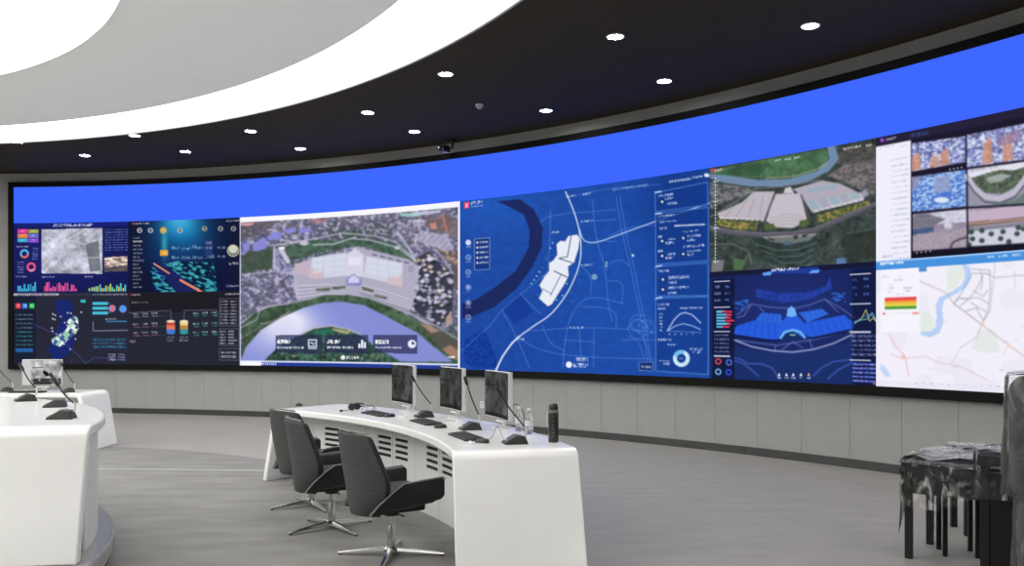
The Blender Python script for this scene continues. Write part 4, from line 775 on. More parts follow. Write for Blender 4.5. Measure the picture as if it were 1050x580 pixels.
for k, c in enumerate(((232, 60, 76), (238, 110, 66), (236, 190, 70), (226, 214, 80), (70, 150, 60))): q = t((37, 180 + 9.4 * k), (166, 0)); p.rect(q[0][0], q[0][1], q[1][0], q[0][1] + 2.6, c)
q = t((34, 246))[0]; p.disc(*q, 1.2, (232, 80, 90)); p.line(t((44, 246), (146, 242)), .5, (210, 206, 220)); q = t((148, 240), (176, 0)); p.rect(q[0][0], q[0][1], q[1][0], q[0][1] + 2, (240, 150, 160))
for x, y, x1 in ((74, 106, 110), (78, 164, 122), (54, 126, 66), (46, 138, 74), (52, 152, 68), (112, 138, 150), (122, 150, 140), (30, 92, 54), (92, 90, 104), (146, 88, 154)): q = t((x, y), (x1, y)); p.text(q[0][0], q[0][1], q[1][0], 1.2, (110, 112, 140), .6, x)
q = t((177, 57), (208, 0)); p.rect(q[0][0], q[0][1], q[1][0], q[0][1] + 4, (64, 128, 200)); p.text(q[0][0] + 1, q[0][1] + 1.4, q[1][0] - 1, 1.6, Wt, .8, 3)
p.blur(1); p.mix((V < .075), (72, 146, 222)); p.text(904, 269, 927, 3, (250, 252, 255), 1.1, 4); p.disc(904, 270.4, 1.6, (220, 235, 255)); p.text(1012, 262.6, 1020, 2.4, Wt, 1, 5); p.text(1024, 261.4, 1033, 2.4, Wt, 1, 6); p.text(1037, 260.2, 1047, 2.4, Wt, 1, 7); p.mix(V < .012, (150, 190, 236))
p.mix((V > .955), (232, 230, 246), .8)
for k in range(14): q = t((160 + 34 * k, 528 + 1.2 * k))[0]; p.text(q[0], q[1], q[0] + 1.8, 1.4, (130, 128, 150), .6, k)
p.build('screen_window', child, 'white street map window with pale river and red to green key')

# ---------------------------------------------------------------- ceiling fittings
def ceil_pt(x, y, z=ZC): s = (HY - y) / (z - CAMZ); return Vector(((x - CX) / s, FPX / s, z))
dl = thing('downlight', (0, 0, ZC), '', 'downlight')
prof = [(.075, 0), (.1, 0), (.1, -.008), (.088, -.012), (.075, -.012)]
MB().lathe([(.098, .002), (.098, -.01), (.082, -.012), (.078, -.004)], 28).build('trim_ring', M['silver'], dl, smooth=True)
MB().lathe([(.079, -.0035), (.079, -.006), (.001, -.007)], 28).build('lens', M['downlight'], dl)
inner = [(18, 145), (138, 138.5), (257, 134), (377, 115), (457, 75.6), (631, 37)]
outer = [(87, 159), (190, 155), (308, 152), (425, 134.5), (560, 113), (681, 82.7), (831, 26)]
ords = ['first', 'second', 'third', 'fourth', 'fifth', 'sixth', 'seventh']
k = 0
for row, wd in ((inner, 'inner row beside the glowing ring'), (outer, 'outer row nearest the video wall')):
    for i, (x, y) in enumerate(row):
        o = dl if k == 0 else copy_tree(dl); k += 1
        o.location = ceil_pt(x, y); o['label'] = f'small bright recessed downlight, {ords[i]} from left in {wd}'; o['group'] = 'downlights in the dark ceiling'
# unseen downlights added beside and behind the viewer to brighten the right side
cnt = {'inner': 0, 'outer': 0}
ords2 = ords + ['eighth', 'ninth', 'tenth']
for i in range(9):
    for r_, da, rw in ((14.9, 0, 'inner'), (16.9, R_(4), 'outer')):
        a = R_(24 - 8 * i) + da
        if a < A0 + .03: continue
        pt = wp(a, r_, ZC); px = CX + FPX * pt[0] / max(pt[1], .1); py = HY - FPX * 3.12 / max(pt[1], .1)
        if pt[1] > .5 and px < 1075 and py > -20: continue
        o = copy_tree(dl); o.location = pt; o['label'] = f'added unseen downlight beyond the right picture edge, {ords2[cnt[rw]]} of the {rw} row'; cnt[rw] += 1; o['group'] = 'downlights added beside and behind the viewer'
sd = thing('smoke_detector', ceil_pt(491.5, 107), 'small grey dome smoke detector on the dark ceiling', 'smoke detector')
MB().lathe([(.055, 0), (.055, -.018), (.05, -.026)], 24).build('base', mat('detector_grey', (215, 215, 210), .5), sd, smooth=True)
MB().lathe([(.04, -.026), (.04, -.04), (.03, -.056), (.001, -.062)], 24).build('dome', mat('detector_dome', (205, 205, 200), .4), sd, smooth=True)
# security camera on a bracket at the top of the wall
a = wall_ang(468.5); pt = Vector(wp(a, WR - .3, ZC)); cc = thing('security_camera', pt, 'small black security camera hanging over the video wall top', 'camera', rz=a + PI)
MB().box((-.06, .09, -.02), (.1, .08, .04)).box((-.06, .09, -.09), (.03, .03, .12)).build('bracket', M['black'], cc, bevel=.004)
MB().box((-.06, .04, -.14), (.03, .09, .03)).build('arm', M['black'], cc, bevel=.004)
MB().box((.01, -.02, -.15), (.19, .1, .1)).build('body', M['black'], cc, bevel=.012)
MB().lathe([(.036, .1), (.036, .125), (.028, .13), (.001, .122)], 20, Matrix.Translation((0, -.02, -.15)) @ Matrix.Rotation(R_(90), 4, 'Y')).build('lens', mat('camera_glass', (20, 20, 22), .05), cc, smooth=True)
MB().box((.0, -.02, -.207), (.06, .06, .016)).build('sensor', M['silver'], cc, bevel=.003)
# socket plate on the wall below the display
a = wall_ang(494.5); so = thing('wall_socket', wp(a, WR, .385), 'small white socket plate on the grey wall behind the monitors', 'socket', rz=a)
MB().box((-.006, 0, 0), (.012, .075, .11)).build('plate', M['plate'], so, bevel=.003)
for zz in (-.022, .022): MB().box((-.013, 0, zz), (.004, .03, .024)).build('outlet', mat('socket_insert', (170, 170, 170), .5), so, bevel=.001)

# ---------------------------------------------------------------- curved desks
def fillet(P, rad, seg=7):
    out = [P[0]]
    for i in range(1, len(P) - 1):
        a, b, c = (np.array(P[i - 1]), np.array(P[i]), np.array(P[i + 1])); u = (a - b) / np.linalg.norm(a - b); v = (c - b) / np.linalg.norm(c - b)
        th = math.acos(np.clip(u @ v, -1, 1)); d = rad / math.tan(th / 2); p0 = b + u * d; p1 = b + v * d
        bis = (u + v) / np.linalg.norm(u + v); cen = b + bis * rad / math.sin(th / 2)
        a0 = math.atan2(*(p0 - cen)[::-1]); a1 = math.atan2(*(p1 - cen)[::-1]); da = (a1 - a0 + PI) % (2 * PI) - PI
        for k in range(seg + 1): g = a0 + da * k / seg; out.append((cen[0] + rad * math.cos(g), cen[1] + rad * math.sin(g)))
    out.append(P[-1]); return out
def desk(name, label, C, r0, r1, a0, a1, z0, H, tilt, rp, vents=(), th=.06, group=None, tilt1=None):
    tilt1 = tilt if tilt1 is None else tilt1
    root = thing(name, (C.x + (r0 + r1) / 2 * math.cos((a0 + a1) / 2), C.y + (r0 + r1) / 2 * math.sin((a0 + a1) / 2), z0), label, 'desk', group)
    loc = root.location.copy(); rm = (r0 + r1) / 2; L = rm * (a1 - a0)
    W_ = lambda s, r, z: (C.x + r * math.cos(a0 + s / rm) - loc.x, C.y + r * math.sin(a0 + s / rm) - loc.y, z)
    outp = fillet([(-tilt, 0), (0, H), (L, H), (L + tilt1, 0)], .085)
    ex = th * math.hypot(tilt, H) / H
    inp = fillet([(-tilt + ex, 0), (ex - tilt * th / H, H - th), (L - ex + tilt1 * th / H, H - th), (L + tilt1 - ex, 0)], .03)
    def dens(p):                                              # subdivide the long top run
        i = max(range(len(p) - 1), key=lambda k: math.dist(p[k], p[k + 1])); n = 44
        return p[:i + 1] + [(p[i][0] + (p[i + 1][0] - p[i][0]) * k / n, p[i][1]) for k in range(1, n)] + p[i + 1:]
    outp, inp = dens(outp), dens(inp); n = len(outp); mb = MB()
    vs = [W_(s, r, z) for r in (r0, r1) for pl in (outp, inp) for s, z in pl]; fs = []
    for i in range(n - 1):
        o0, i0, o1, i1 = i, n + i, 2 * n + i, 3 * n + i
        fs += [(o0, o0 + 1, o1 + 1, o1), (i0, i1, i1 + 1, i0 + 1), (o0, i0, i0 + 1, o0 + 1), (o1, o1 + 1, i1 + 1, i1)]
    fs += [(0, 2 * n, 3 * n, n), (n - 1, 2 * n - 1, 4 * n - 1, 3 * n - 1)]
    mb.add(vs, fs).build('worktop', M['white'], root, smooth=True, bevel=.012, seg=3)
    # modesty panel with vent openings
    mg = .09; s_lo, s_hi = mg, L - mg; zt = H - th - .001
    holes = [(s - wv / 2, s + wv / 2) for s, wv in vents]; br = sorted(set([s_lo, s_hi] + [x for h in holes for x in h]))
    ss = []
    for x, y in zip(br[:-1], br[1:]):
        k = max(1, int((y - x) / .12)); ss += [x + (y - x) * j / k for j in range(k)]
    ss.append(s_hi)
    slots = [(.39 + .053 * k, .39 + .053 * k + .028) for k in range(4)]; zs = sorted(set([0.002, zt] + [z for q in slots for z in q]))
    mb = MB(); vs = [W_(s, rp, z) for z in zs for s in ss]; m_ = len(ss); fs = []
    for j in range(len(zs) - 1):
        for i in range(m_ - 1):
            sm_, zm = (ss[i] + ss[i + 1]) / 2, (zs[j] + zs[j + 1]) / 2
            if any(h0 < sm_ < h1 for h0, h1 in holes) and any(q0 < zm < q1 for q0, q1 in slots): continue
            fs.append((j * m_ + i, j * m_ + i + 1, (j + 1) * m_ + i + 1, (j + 1) * m_ + i))
    mb.add(vs, fs).build('modesty_panel', M['whitepanel'], root, solid=.01)
    for h0, h1 in holes:
        c = MB(); vs = []
        k = 3
        arc_ = [(h0 - .02 + (h1 - h0 + .04) * i / k) for i in range(k + 1)]
        pr = [W_(s, rp + .008, 0)[:2] for s in arc_] + [W_(s, rp + .08, 0)[:2] for s in arc_[::-1]]
        c.prism(pr, .37, .60).build('vent_shade_block', M['slotback'], root)  # solid dark block, its colour standing in for shade inside the slots
    return root, W_, rm

def ang_on(x, r, C):
    """angle on circle (C, r) seen at photo column x (far crossing)"""
    dx = (x - CX) / FPX; A = dx * dx + 1; B = -2 * (dx * C.x + C.y); Cc = C.length_squared - r * r
    t = (-B + math.sqrt(B * B - 4 * A * Cc)) / (2 * A); return math.atan2(t - C.y, dx * t - C.x)
DA0, DA1 = R_(10.1), R_(53.7); RP = 5.46; rm_ = 5.605
vents = [((ang_on(x, RP, C2) - DA0) * rm_, .25) for x in (459, 443.5, 412, 394.5, 357, 340.5)]
deskR, WR_, _ = desk('curved_console_desk', 'long curved white console desk with three monitors and vent slots', C2, 5.20, 6.03, DA0, DA1, 0, .75, .27, RP, vents, tilt1=.19)
# seams of the modesty panel doors
for x in (427, 451.5, 376, 403.5, 322):
    s = (ang_on(x, RP, C2) - DA0) * rm_; MB().add([WR_(s - .002, RP - .012, .01), WR_(s + .002, RP - .012, .01), WR_(s + .002, RP - .012, .68), WR_(s - .002, RP - .012, .68)], [(0, 1, 2, 3)]).build('panel_joint', M['joint'], deskR)
C3 = Vector((-6.2, 4.46)); ZP = .18
deskL, _, _ = desk('curved_console_desk', 'large white curved desk on a grey plinth, nearest at left edge', C3, 2.75, 3.75, R_(12.2), R_(80), ZP, .77, .2, 3.7)
pl = thing('plinth', (C3.x + 3.3 * math.cos(R_(40)), C3.y + 3.3 * math.sin(R_(40)), 0), 'low grey polished curved plinth under the nearest white desk', 'plinth')
lw = lambda a, r, z: (C3.x + r * math.cos(a) - pl.location.x, C3.y + r * math.sin(a) - pl.location.y, z)
arcband(R_(4), R_(86), 2.4, 3.81, .08, ZP, step=R_(1), f=lw).build('platform', M['plinth'], pl, bevel=.02, smooth=True, seg=3)
arcband(R_(4.3), R_(85.7), 2.44, 3.78, .0, .07, step=R_(1), f=lw).build('kick_band', M['base'], pl, smooth=True)
arcband(R_(4.1), R_(85.9), 2.42, 3.798, .07, .08, step=R_(1), f=lw).build('trim_line', M['cable'], pl)
C4 = C2; deskF, _, _ = desk('curved_console_desk', 'far white curved desk seen behind the plinth desk at left', C4, 6.55, 7.33, R_(90.3), R_(122), 0, .75, .12, 6.85)

# ---------------------------------------------------------------- swivel chairs
def make_chair():
    root = thing('swivel_chair', (0, 0, 0), '', 'chair')
    def half(z): return float(np.interp(z, [.31, .36, .42, .50, .58, .70, .86], [.17, .21, .255, .295, .30, .27, .21]))
    def backx(z): return float(np.interp(z, [.31, .40, .50, .86], [-.27, -.28, -.285, -.345]))
    def bk(off, sc_=1.0, z0=.31, z1=.86):
        def fn(u, v):
            z = z0 + (z1 - z0) * v; y = (u * 2 - 1) * half(z) * sc_; q = abs(u * 2 - 1)
            return (backx(z) + off + .115 * q ** 2.2 * (.5 + .5 * min(1, (.9 - z) / .35)), y, z - .012 * q ** 3 * (v > .95))
        return fn
    MB().sheet(bk(0), 14, 16).build('back_shell', M['shell'], root, smooth=True, solid=.022, bevel=.006)
    MB().sheet(bk(.034, .95, .40, .85), 12, 12).build('back_cushion', M['fabric'], root, smooth=True, solid=.046, bevel=.018, seg=3)
    pts = [bk(.004)(i / 14, 1) for i in range(15)]; MB().tube([(x, y, z + .012) for x, y, z in pts], .007, 6).build('top_piping', M['edge'], root, smooth=True)
    for s in (-1, 1):
        side = [(-.255, .325), (-.20, .40), (-.13, .48), (-.05, .53), (.23, .55), (.252, .535), (.252, .43), (.23, .405), (.02, .355)]
        Mx = Matrix(((1, 0, 0, 0), (0, 0, 1, 0), (0, 1, 0, 0), (0, 0, 0, 1)))
        y0 = s * .262; mb = MB(); n = len(side)
        def pos(x, z, yy): return (x, yy - s * .05 * max(0, (.42 - z)) / .12 - s * (.045 if x < -.18 else 0), z)
        vs = [pos(x, z, y0) for x, z in side] + [pos(x, z, y0 + s * .045) for x, z in side]
        fs = [tuple(range(n)), tuple(range(2 * n - 1, n - 1, -1))] + [(i, n + i, n + (i + 1) % n, (i + 1) % n) for i in range(n)]
        arm = mb.add(vs, fs).build('arm', M['fabric'], root, bevel=.012, seg=3)
        MB().tube([pos(x, z + .004, y0 + s * .046) for x, z in side[:6]], .0055, 6).build('piping', M['edge'], arm, smooth=True)
    sq = []
    MB().box((.025, 0, .415), (.42, .46, .10)).build('seat', M['fabric'], root, bevel=.035, seg=4, smooth=True)
    MB().box((.0, 0, .345), (.36, .34, .06)).build('seat_pan', M['fabric'], root, bevel=.018, seg=3)
    MB().lathe([(.055, .31), (.06, .30), (.05, .275), (.03, .27)], 20).build('swivel_housing', M['black'], root, smooth=True)
    MB().tube([(.0, .03, .295), (.02, -.16, .29)], .006, 6).build('lever', M['black'], root)
    MB().lathe([(.019, .20), (.019, .28)], 16).build('gas_lift', M['chrome'], root, smooth=True)
    MB().lathe([(.03, .05), (.028, .08), (.026, .205), (.022, .212)], 18).build('column', M['chrome'], root, smooth=True)
    MB().lathe([(.052, .03), (.052, .05), (.036, .065)], 20).build('hub', M['chrome'], root, smooth=True)
    for k in range(4):
        a = R_(90 * k); c, s = math.cos(a), math.sin(a); Mr = Matrix.Rotation(a, 4, 'Z')
        vs = []
        for x, wv, zb, zt in ((.03, .028, .032, .062), (.2, .022, .022, .044), (.365, .014, .010, .024)):
            vs += [(x, -wv, zb), (x, wv, zb), (x, wv * .6, zt), (x, -wv * .6, zt)]
        fs = [(0, 3, 2, 1), (8, 9, 10, 11)]
        for i in (0, 4):
            for q in range(4): fs.append((i + q, i + (q + 1) % 4, i + 4 + (q + 1) % 4, i + 4 + q))
        leg = MB().add(vs, fs, Mr).build('base_leg', M['chrome'], root, bevel=.004)
        MB().lathe([(.012, 0), (.014, .004), (.012, .012)], 12, Mr @ Matrix.Translation((.35, 0, 0))).build('glide', M['black'], leg)
    return root
ch = make_chair()
for i, (x, y, phi, bs, lab) in enumerate(((401, 569, 33, -2, 'nearest charcoal swivel chair on chrome base, beside the near desk end'),
                                      (340, 541.5, 26, 42, 'middle charcoal swivel chair of three at the curved desk'),
                                      (319.5, 518.5, 43, 32, 'farthest charcoal swivel chair, partly hidden behind the middle chair'))):
    o = ch if i == 0 else copy_tree(ch)
    o.location = ground(x, y); o.rotation_euler = (0, 0, R_(phi)); o['label'] = lab; o['group'] = 'swivel chairs at the curved desk'
    for c in o.children:
        if c.name.startswith('base_leg'): c.rotation_euler = (0, 0, R_(bs - phi))

# ---------------------------------------------------------------- things on the desks
ZT = .75
def grey_picture(name, parent, wd, ht, sag, seed, bright, pic):
    """monitor picture in local coordinates: x = -depth, y across, z up"""
    nu, nv = 44, 30; u = np.linspace(-.5, .5, nu)[None, :].repeat(nv, 0); v = np.linspace(0, 1, nv)[:, None].repeat(nu, 1)
    P = np.stack([.012 + sag * (2 * u) ** 2, u * wd, .085 + ht * (1 - v)], -1)
    q = Picture(0, 1, 0, 1, nu, nv, (bright,) * 3, surf=P + np.array([0, 10, 0])); q.X = u * 100; q.Y = v * 60; q.P = P
    n1 = q.noise(18, seed) * .6 + q.noise(7, seed + 1) * .4; q.shade(1, (n1 - .5) * 1.1)
    if pic == 'map':
        q.mix(u < -.27, (205,) * 3); q.mix((v > .3) & (v < .34) & (u > -.25) & (u < .05), (70,) * 3)
        q.mix((np.hypot((u - .12) * 1.6 - (v - .6) * .6, (v - .55) * 1.0) < .12), (28,) * 3); q.mix((v > .75) & (u > -.27) & (n1 > .5), (60,) * 3)
    else: q.mix((v > .3) & (v < .33) & (u < -.1), (36,) * 3); q.mix((u > -.3) & (u < -.12), (bright * .8,) * 3, .4); q.mix(v > .93, (30,) * 3, .7)
    return q.build(name, lambda o: setattr(o, 'parent', parent))
def monitor(loc, rz, label, seed, bright=70, pic='dark', group=None, wd=.56, ht=.365):
    r = thing('monitor', loc, label, 'monitor', group, rz); sag = .014
    def shell(o0, g):
        def fn(u, v): return (o0 + sag * (2 * u - 1) ** 2, (u - .5) * (wd + g), .085 - g * .75 + v * (ht + g * 1.25))
        return fn
    MB().sheet(shell(-.012, .012), 12, 2).build('housing', M['silver'], r, smooth=True, solid=.036, bevel=.004)
    grey_picture('screen', r, wd, ht, sag, seed, bright, pic)
    MB().box((-.018, 0, .052), (.03, .16, .012)).build('lower_bar', M['white'], r, bevel=.004)
    MB().box((-.045, 0, .09), (.02, .07, .17)).build('stand_neck', M['silver'], r, bevel=.006)
    MB().prism([(.075 * math.cos(a) - .03, .11 * math.sin(a)) for a in np.linspace(0, 2 * PI, 24, endpoint=False)], 0, .008).build('stand_base', M['silver'], r, bevel=.003)
    return r
def near(x, y): q = ground(x, y, ZT); return (q.x, q.y, ZT)
monitor(near(414.5, 421.3), R_(180 + 28), 'slim white-edged monitor, farthest of the three on the curved desk', 3, 66, group='monitors on the curved desk')
monitor(near(464.5, 428.2), R_(180 + 24), 'slim white-edged monitor, middle of the three on the curved desk', 8, 60, group='monitors on the curved desk')
monitor(near(511.5, 438.2), R_(180 + 20), 'slim white-edged monitor nearest the water bottles', 13, 74, group='monitors on the curved desk')
monitor((-6.27, 11.72, ZT), R_(-86), 'pale monitor with grey picture on the far left desk', 21, 170, 'map', wd=.50, ht=.33)

def mic(loc, rz, label, lean=.2, ht=.33, side=0.0, sc_=1.0):
    """console microphone: wedge base, gooseneck rising from the back and leaning towards the user (+x)"""
    r = thing('desk_microphone', loc, label, 'microphone', 'desk microphones', rz)
    vs = [(-.06, -.06, 0), (.07, -.05, 0), (.07, .05, 0), (-.06, .06, 0), (-.045, -.045, .042), (.0, -.038, .05), (.0, .038, .05), (-.045, .045, .042), (.066, -.045, .012), (.066, .045, .012)]
    fs = [(0, 3, 2, 1), (4, 5, 6, 7), (5, 8, 9, 6), (0, 4, 7, 3), (8, 1, 2, 9), (0, 1, 8, 5, 4), (3, 7, 6, 9, 2)]
    MB().add(vs, fs).build('base', M['black'], r, bevel=.008, seg=3, smooth=True)
    MB().box((.055, 0, .022), (.012, .03, .006), Matrix.Rotation(0, 4, 'Y')).build('talk_button', M['silver'], r, bevel=.002)
    path = smoothpath([(-.055, 0, .035), (-.06, 0, .07), (-.052 + lean * .12, side * .1, .065 + ht * .18), (-.05 + lean * .55, side * .5, .05 + ht * .55), (-.05 + lean * .95, side * .95, .045 + ht * .92)], 5)
    MB().tube(path[:9], .006, 8).build('stem_base', M['silver'], r, smooth=True)
    MB().tube(path[8:], .0042, 8).build('gooseneck', M['black'], r, smooth=True)
    d = (Vector(path[-1]) - Vector(path[-3])).normalized()
    MB().tube([path[-1], Vector(path[-1]) + d * .012, Vector(path[-1]) + d * .05, Vector(path[-1]) + d * .056], [.0075, .0105, .0105, .006], 10).build('capsule', M['black'], r, smooth=True)
    r.scale = (1.28,) * 3
    return r
mic(near(435, 427.3), R_(205), 'black gooseneck microphone between the farthest and middle monitors', .125, .225)
mic(near(482.5, 440.2), R_(200), 'black gooseneck microphone between the middle and nearest monitors', .075, .25)
mic(near(528.5, 454.5), R_(195), 'black gooseneck microphone in front of the water bottles', .135, .235)
def nearL(x, y): q = ground(x, y, .95); return (q.x, q.y, .95)
mic(nearL(64, 429), R_(193), 'black gooseneck microphone nearest the front corner of the plinth desk', .07, .13)
mic(nearL(57.5, 417), R_(200), 'black gooseneck microphone, second from the plinth desk front corner', .06, .12)
mic(nearL(27, 411), R_(215), 'black gooseneck microphone, third from the plinth desk front corner', .07, .165)
def farL(x, Y): return ((x - CX) / FPX * Y, Y, ZT)
mic(farL(70, 11.45), R_(215), 'black gooseneck microphone right of the far left monitor', .1, .23)
mic(farL(6.5, 11.6), R_(225), 'black gooseneck microphone left of the far left monitor at picture edge', .15, .24)

def keyboard(loc, rz, label, group='keyboards'):
    r = thing('keyboard', loc, label, 'keyboard', group, rz)
    MB().add([(-.07, -.22, 0), (.07, -.22, 0), (.07, .22, 0), (-.07, .22, 0), (-.07, -.22, .024), (.07, -.22, .012), (.07, .22, .012), (-.07, .22, .024)], [(0, 3, 2, 1), (4, 5, 6, 7), (0, 1, 5, 4), (1, 2, 6, 5), (2, 3, 7, 6), (3, 0, 4, 7)]).build('case', M['black'], r, bevel=.004)
    km = MB()
    for i in range(5):
        x = -.052 + i * .024; z = .0245 - (x + .07) * .0857
        for j in range(19): km.box((x, -.2 + j * .0222, z), (.019, .018, .005))
    o = km.build('keys', M['key'], r); o['kind'] = 'stuff'
    return r
def mouse(loc, rz, label):
    r = thing('computer_mouse', loc, label, 'mouse', 'computer mice', rz)
    MB().sheet(lambda u, v: (.055 * (2 * v - 1) , .031 * math.cos(PI * u) * math.sqrt(max(0, 1 - (2 * v - 1) ** 4)), .002 + .034 * math.sin(PI * u) ** .7 * math.sqrt(max(0, 1 - (2 * v - 1) ** 4)) * (1 - .25 * v)), 10, 12).build('shell', M['black'], r, smooth=True)
    MB().tube([(.02, -.004, .0345), (.02, .004, .0345)], .006, 8).build('wheel', M['key'], r)
    return r
keyboard(near(386, 425), R_(212), 'black keyboard in front of the farthest monitor'); mouse((*near(399.5, 427.3)[:2], ZT), R_(215), 'black mouse beside the keyboard of the farthest monitor')
keyboard(near(436, 433.6), R_(205), 'black keyboard in front of the middle monitor'); mouse(near(451.5, 438.5), R_(205), 'black mouse beside the keyboard of the middle monitor')
keyboard(near(477, 448.5), R_(200), 'black keyboard in front of the nearest monitor'); mouse(near(494.5, 453.8), R_(150), 'black mouse beside the keyboard of the nearest monitor')
mouse(near(306.5, 416.2), R_(120), 'black mouse alone at the far end of the curved desk')
keyboard(farL(28, 11.35), R_(-90), 'dark keyboard below the far left monitor')
# tissue by the nearest keyboard
q = near(482.5, 455)
def cr(u, v):
    a = 2 * PI * u; r_ = .028 * v * (1 + .4 * math.sin(5 * a + 2)); return (r_ * math.cos(a), r_ * math.sin(a), .001 + .014 * (1 - v) * (1 + .6 * math.sin(3 * a)) + .004 * math.sin(9 * a + 5 * v) * v + .004)
tag(MB().sheet(cr, 24, 5).build('tissue', M['paper'], loc=q), 'small crumpled white tissue beside the nearest keyboard', 'tissue')
# headset
hs = thing('headset', near(364, 421), 'black headset with boom microphone lying on the curved desk', 'headset', rz=R_(25))
for dx, dy, nm in ((-.04, -.01, 0), (.03, .05, 1)):
    MB().lathe([(.001, 0), (.03, 0), (.036, .008), (.036, .022), (.028, .03), (.001, .03)], 20, Matrix.Translation((dx, dy, .038)) @ Matrix.Rotation(R_(75), 4, 'X') ).build('ear_cup', M['black'], hs, smooth=True)
MB().tube(smoothpath([(-.04, -.01, .06), (.0, -.04, .075), (.07, -.03, .07), (.1, .03, .05), (.09, .08, .035), (.03, .05, .05)], 6), .006, 8).build('headband', M['black'], hs, smooth=True)
MB().tube(smoothpath([(-.05, -.02, .02), (-.09, -.04, .012), (-.14, -.06, .012)], 5), .0035, 6).build('boom', M['black'], hs, smooth=True)
MB().tube([(-.14, -.06, .012), (-.165, -.07, .012)], .011, 10).build('boom_tip', M['black'], hs, smooth=True)
MB().tube(smoothpath([(.08, .06, .01), (.14, .02, .05), (.17, -.03, .05), (.16, -.08, .01), (.1, -.09, .006), (.12, .0, .03), (.19, .02, .04), (.2, -.04, .006)], 6), .003, 6).build('cord', M['black'], hs, smooth=True)
# bottles and flask
def bottle(loc, label, s=1.0):
    r = thing('water_bottle', loc, label, 'bottle', 'water bottles')
    MB().lathe([(.001, .0), (.026, .0), (.031, .008), (.031, .05), (.029, .055), (.031, .06), (.031, .105), (.029, .118), (.02, .15), (.0125, .168), (.0125, .178)], 24).build('body', M['pet'], r, smooth=True)
    MB().lathe([(.0316, .062), (.0316, .104)], 24).build('paper_band', mat('bottle_band', (205, 205, 205), .5), r, smooth=True)
    MB().lathe([(.0145, .176), (.0155, .18), (.0155, .194), (.013, .196)], 20).build('cap', M['cap'], r, smooth=True)
bottle(near(532.5, 442), 'clear water bottle next to the monitor edge, left of two'); bottle(near(542.5, 445), 'clear water bottle nearer the flask, right of two')
fl_ = thing('flask', near(567.5, 453), 'tall black drinking flask with measuring marks on the desk end', 'flask')
MB().lathe([(.001, 0), (.032, 0), (.036, .005), (.036, .2), (.034, .206)], 28).build('body', M['black'], fl_, smooth=True)
MB().lathe([(.035, .206), (.036, .21), (.036, .222), (.03, .226)], 28).build('collar', M['edge'], fl_, smooth=True)
MB().lathe([(.031, .226), (.033, .23), (.033, .25), (.026, .262), (.001, .268)], 28).build('lid', M['black'], fl_, smooth=True)
MB().box((.012, -.006, .262), (.028, .02, .016)).build('spout_cap', M['black'], fl_, bevel=.004)
MB().tube(smoothpath([(-.035, -.01, .215), (-.045, -.012, .19), (-.045, -.012, .13), (-.038, -.012, .105)], 5), .004, 6).build('carry_strap', M['silver'], fl_, smooth=True)
for k in range(6):
    a0 = R_(-108); MB().add([(.0364 * math.cos(a0 + d), .0364 * math.sin(a0 + d), .04 + .027 * k + e) for d, e in ((0, 0), (.35, 0), (.35, .0035), (0, .0035))], [(0, 1, 2, 3)]).build('measure_mark', M['edge'], fl_)
# cables on the desk
def cable(pts, label, m='cable', r=.0035):
    P = [Vector((*near(x, y)[:2], ZT + r + h)) for x, y, h in pts]; o0 = P[0].copy()
    o = MB().tube([q - o0 for q in smoothpath(P, 7)], r, 6).build('cable', M[m], smooth=True, loc=o0); tag(o, label, 'cable', 'cables on the curved desk')
cable([(404, 427, 0), (415, 428, 0), (426, 427.5, 0)], 'thin white cable between the farthest keyboard and microphone')
cable([(453, 437, 0), (463, 437.5, 0), (474, 438, 0)], 'thin white cable between the middle keyboard and microphone')
cable([(415, 428.5, 0), (421, 424, .02), (426, 419, .05)], 'thin white cable rising behind the farthest monitor base')
cable([(499, 453, 0), (505, 453, .04), (510, 449, .08), (517, 452, 0)], 'thin dark cable arching between the nearest mouse and microphone', 'black', .002)
cable([(466, 432, .0), (458, 434, .02), (455, 437, 0)], 'thin white cable from the middle monitor foot')
cable([(523, 436, .13), (528, 436, .17), (534, 437, .16), (537.5, 439, .1), (537.5, 442, .0)], 'black looped cable curving over the water bottles', 'black', .004)

# ---------------------------------------------------------------- wrapped furniture at the right edge
def crinkle_box(c, d, seed, amp, nn=14, hang=None, M4=None, top=True):
    """open-bottomed crumpled wrapping skin round a box; walls of uneven length when hang is given"""
    rnd = random.Random(seed); hx, hy = d[0] / 2, d[1] / 2; per = []
    for k in range(nn): per.append((-hx + d[0] * k / nn, -hy))
    for k in range(nn): per.append((hx, -hy + d[1] * k / nn))
    for k in range(nn): per.append((hx - d[0] * k / nn, hy))
    for k in range(nn): per.append((-hx, hy - d[1] * k / nn))
    N = len(per); rows = 7; vs = []; fs = []
    for j in range(rows + 1):
        f_ = j / rows
        for k, (x, y) in enumerate(per):
            ln = d[2] * (hang(k / N) if hang else 1); w_ = amp * (rnd.random() * (.35 + f_))
            L = math.hypot(x, y); vs.append((c[0] + x * (1 + w_ / L), c[1] + y * (1 + w_ / L), c[2] + d[2] / 2 - ln * f_ + (rnd.random() - .5) * amp * .6 * (j == rows)))
    for j in range(rows):
        for k in range(N): fs.append((j * N + k, j * N + (k + 1) % N, (j + 1) * N + (k + 1) % N, (j + 1) * N + k))
    if not top: return MB().add(vs, fs)
    b = len(vs); m_ = 6
    for i in range(m_ + 1):
        for j in range(m_ + 1): vs.append((c[0] + (-hx + d[0] * i / m_) * .995, c[1] + (-hy + d[1] * j / m_) * .995, c[2] + d[2] / 2 + rnd.random() * amp * 1.2))
    for i in range(m_):
        for j in range(m_): fs.append((b + i * (m_ + 1) + j, b + (i + 1) * (m_ + 1) + j, b + (i + 1) * (m_ + 1) + j + 1, b + i * (m_ + 1) + j + 1))
    return MB().add(vs, fs)
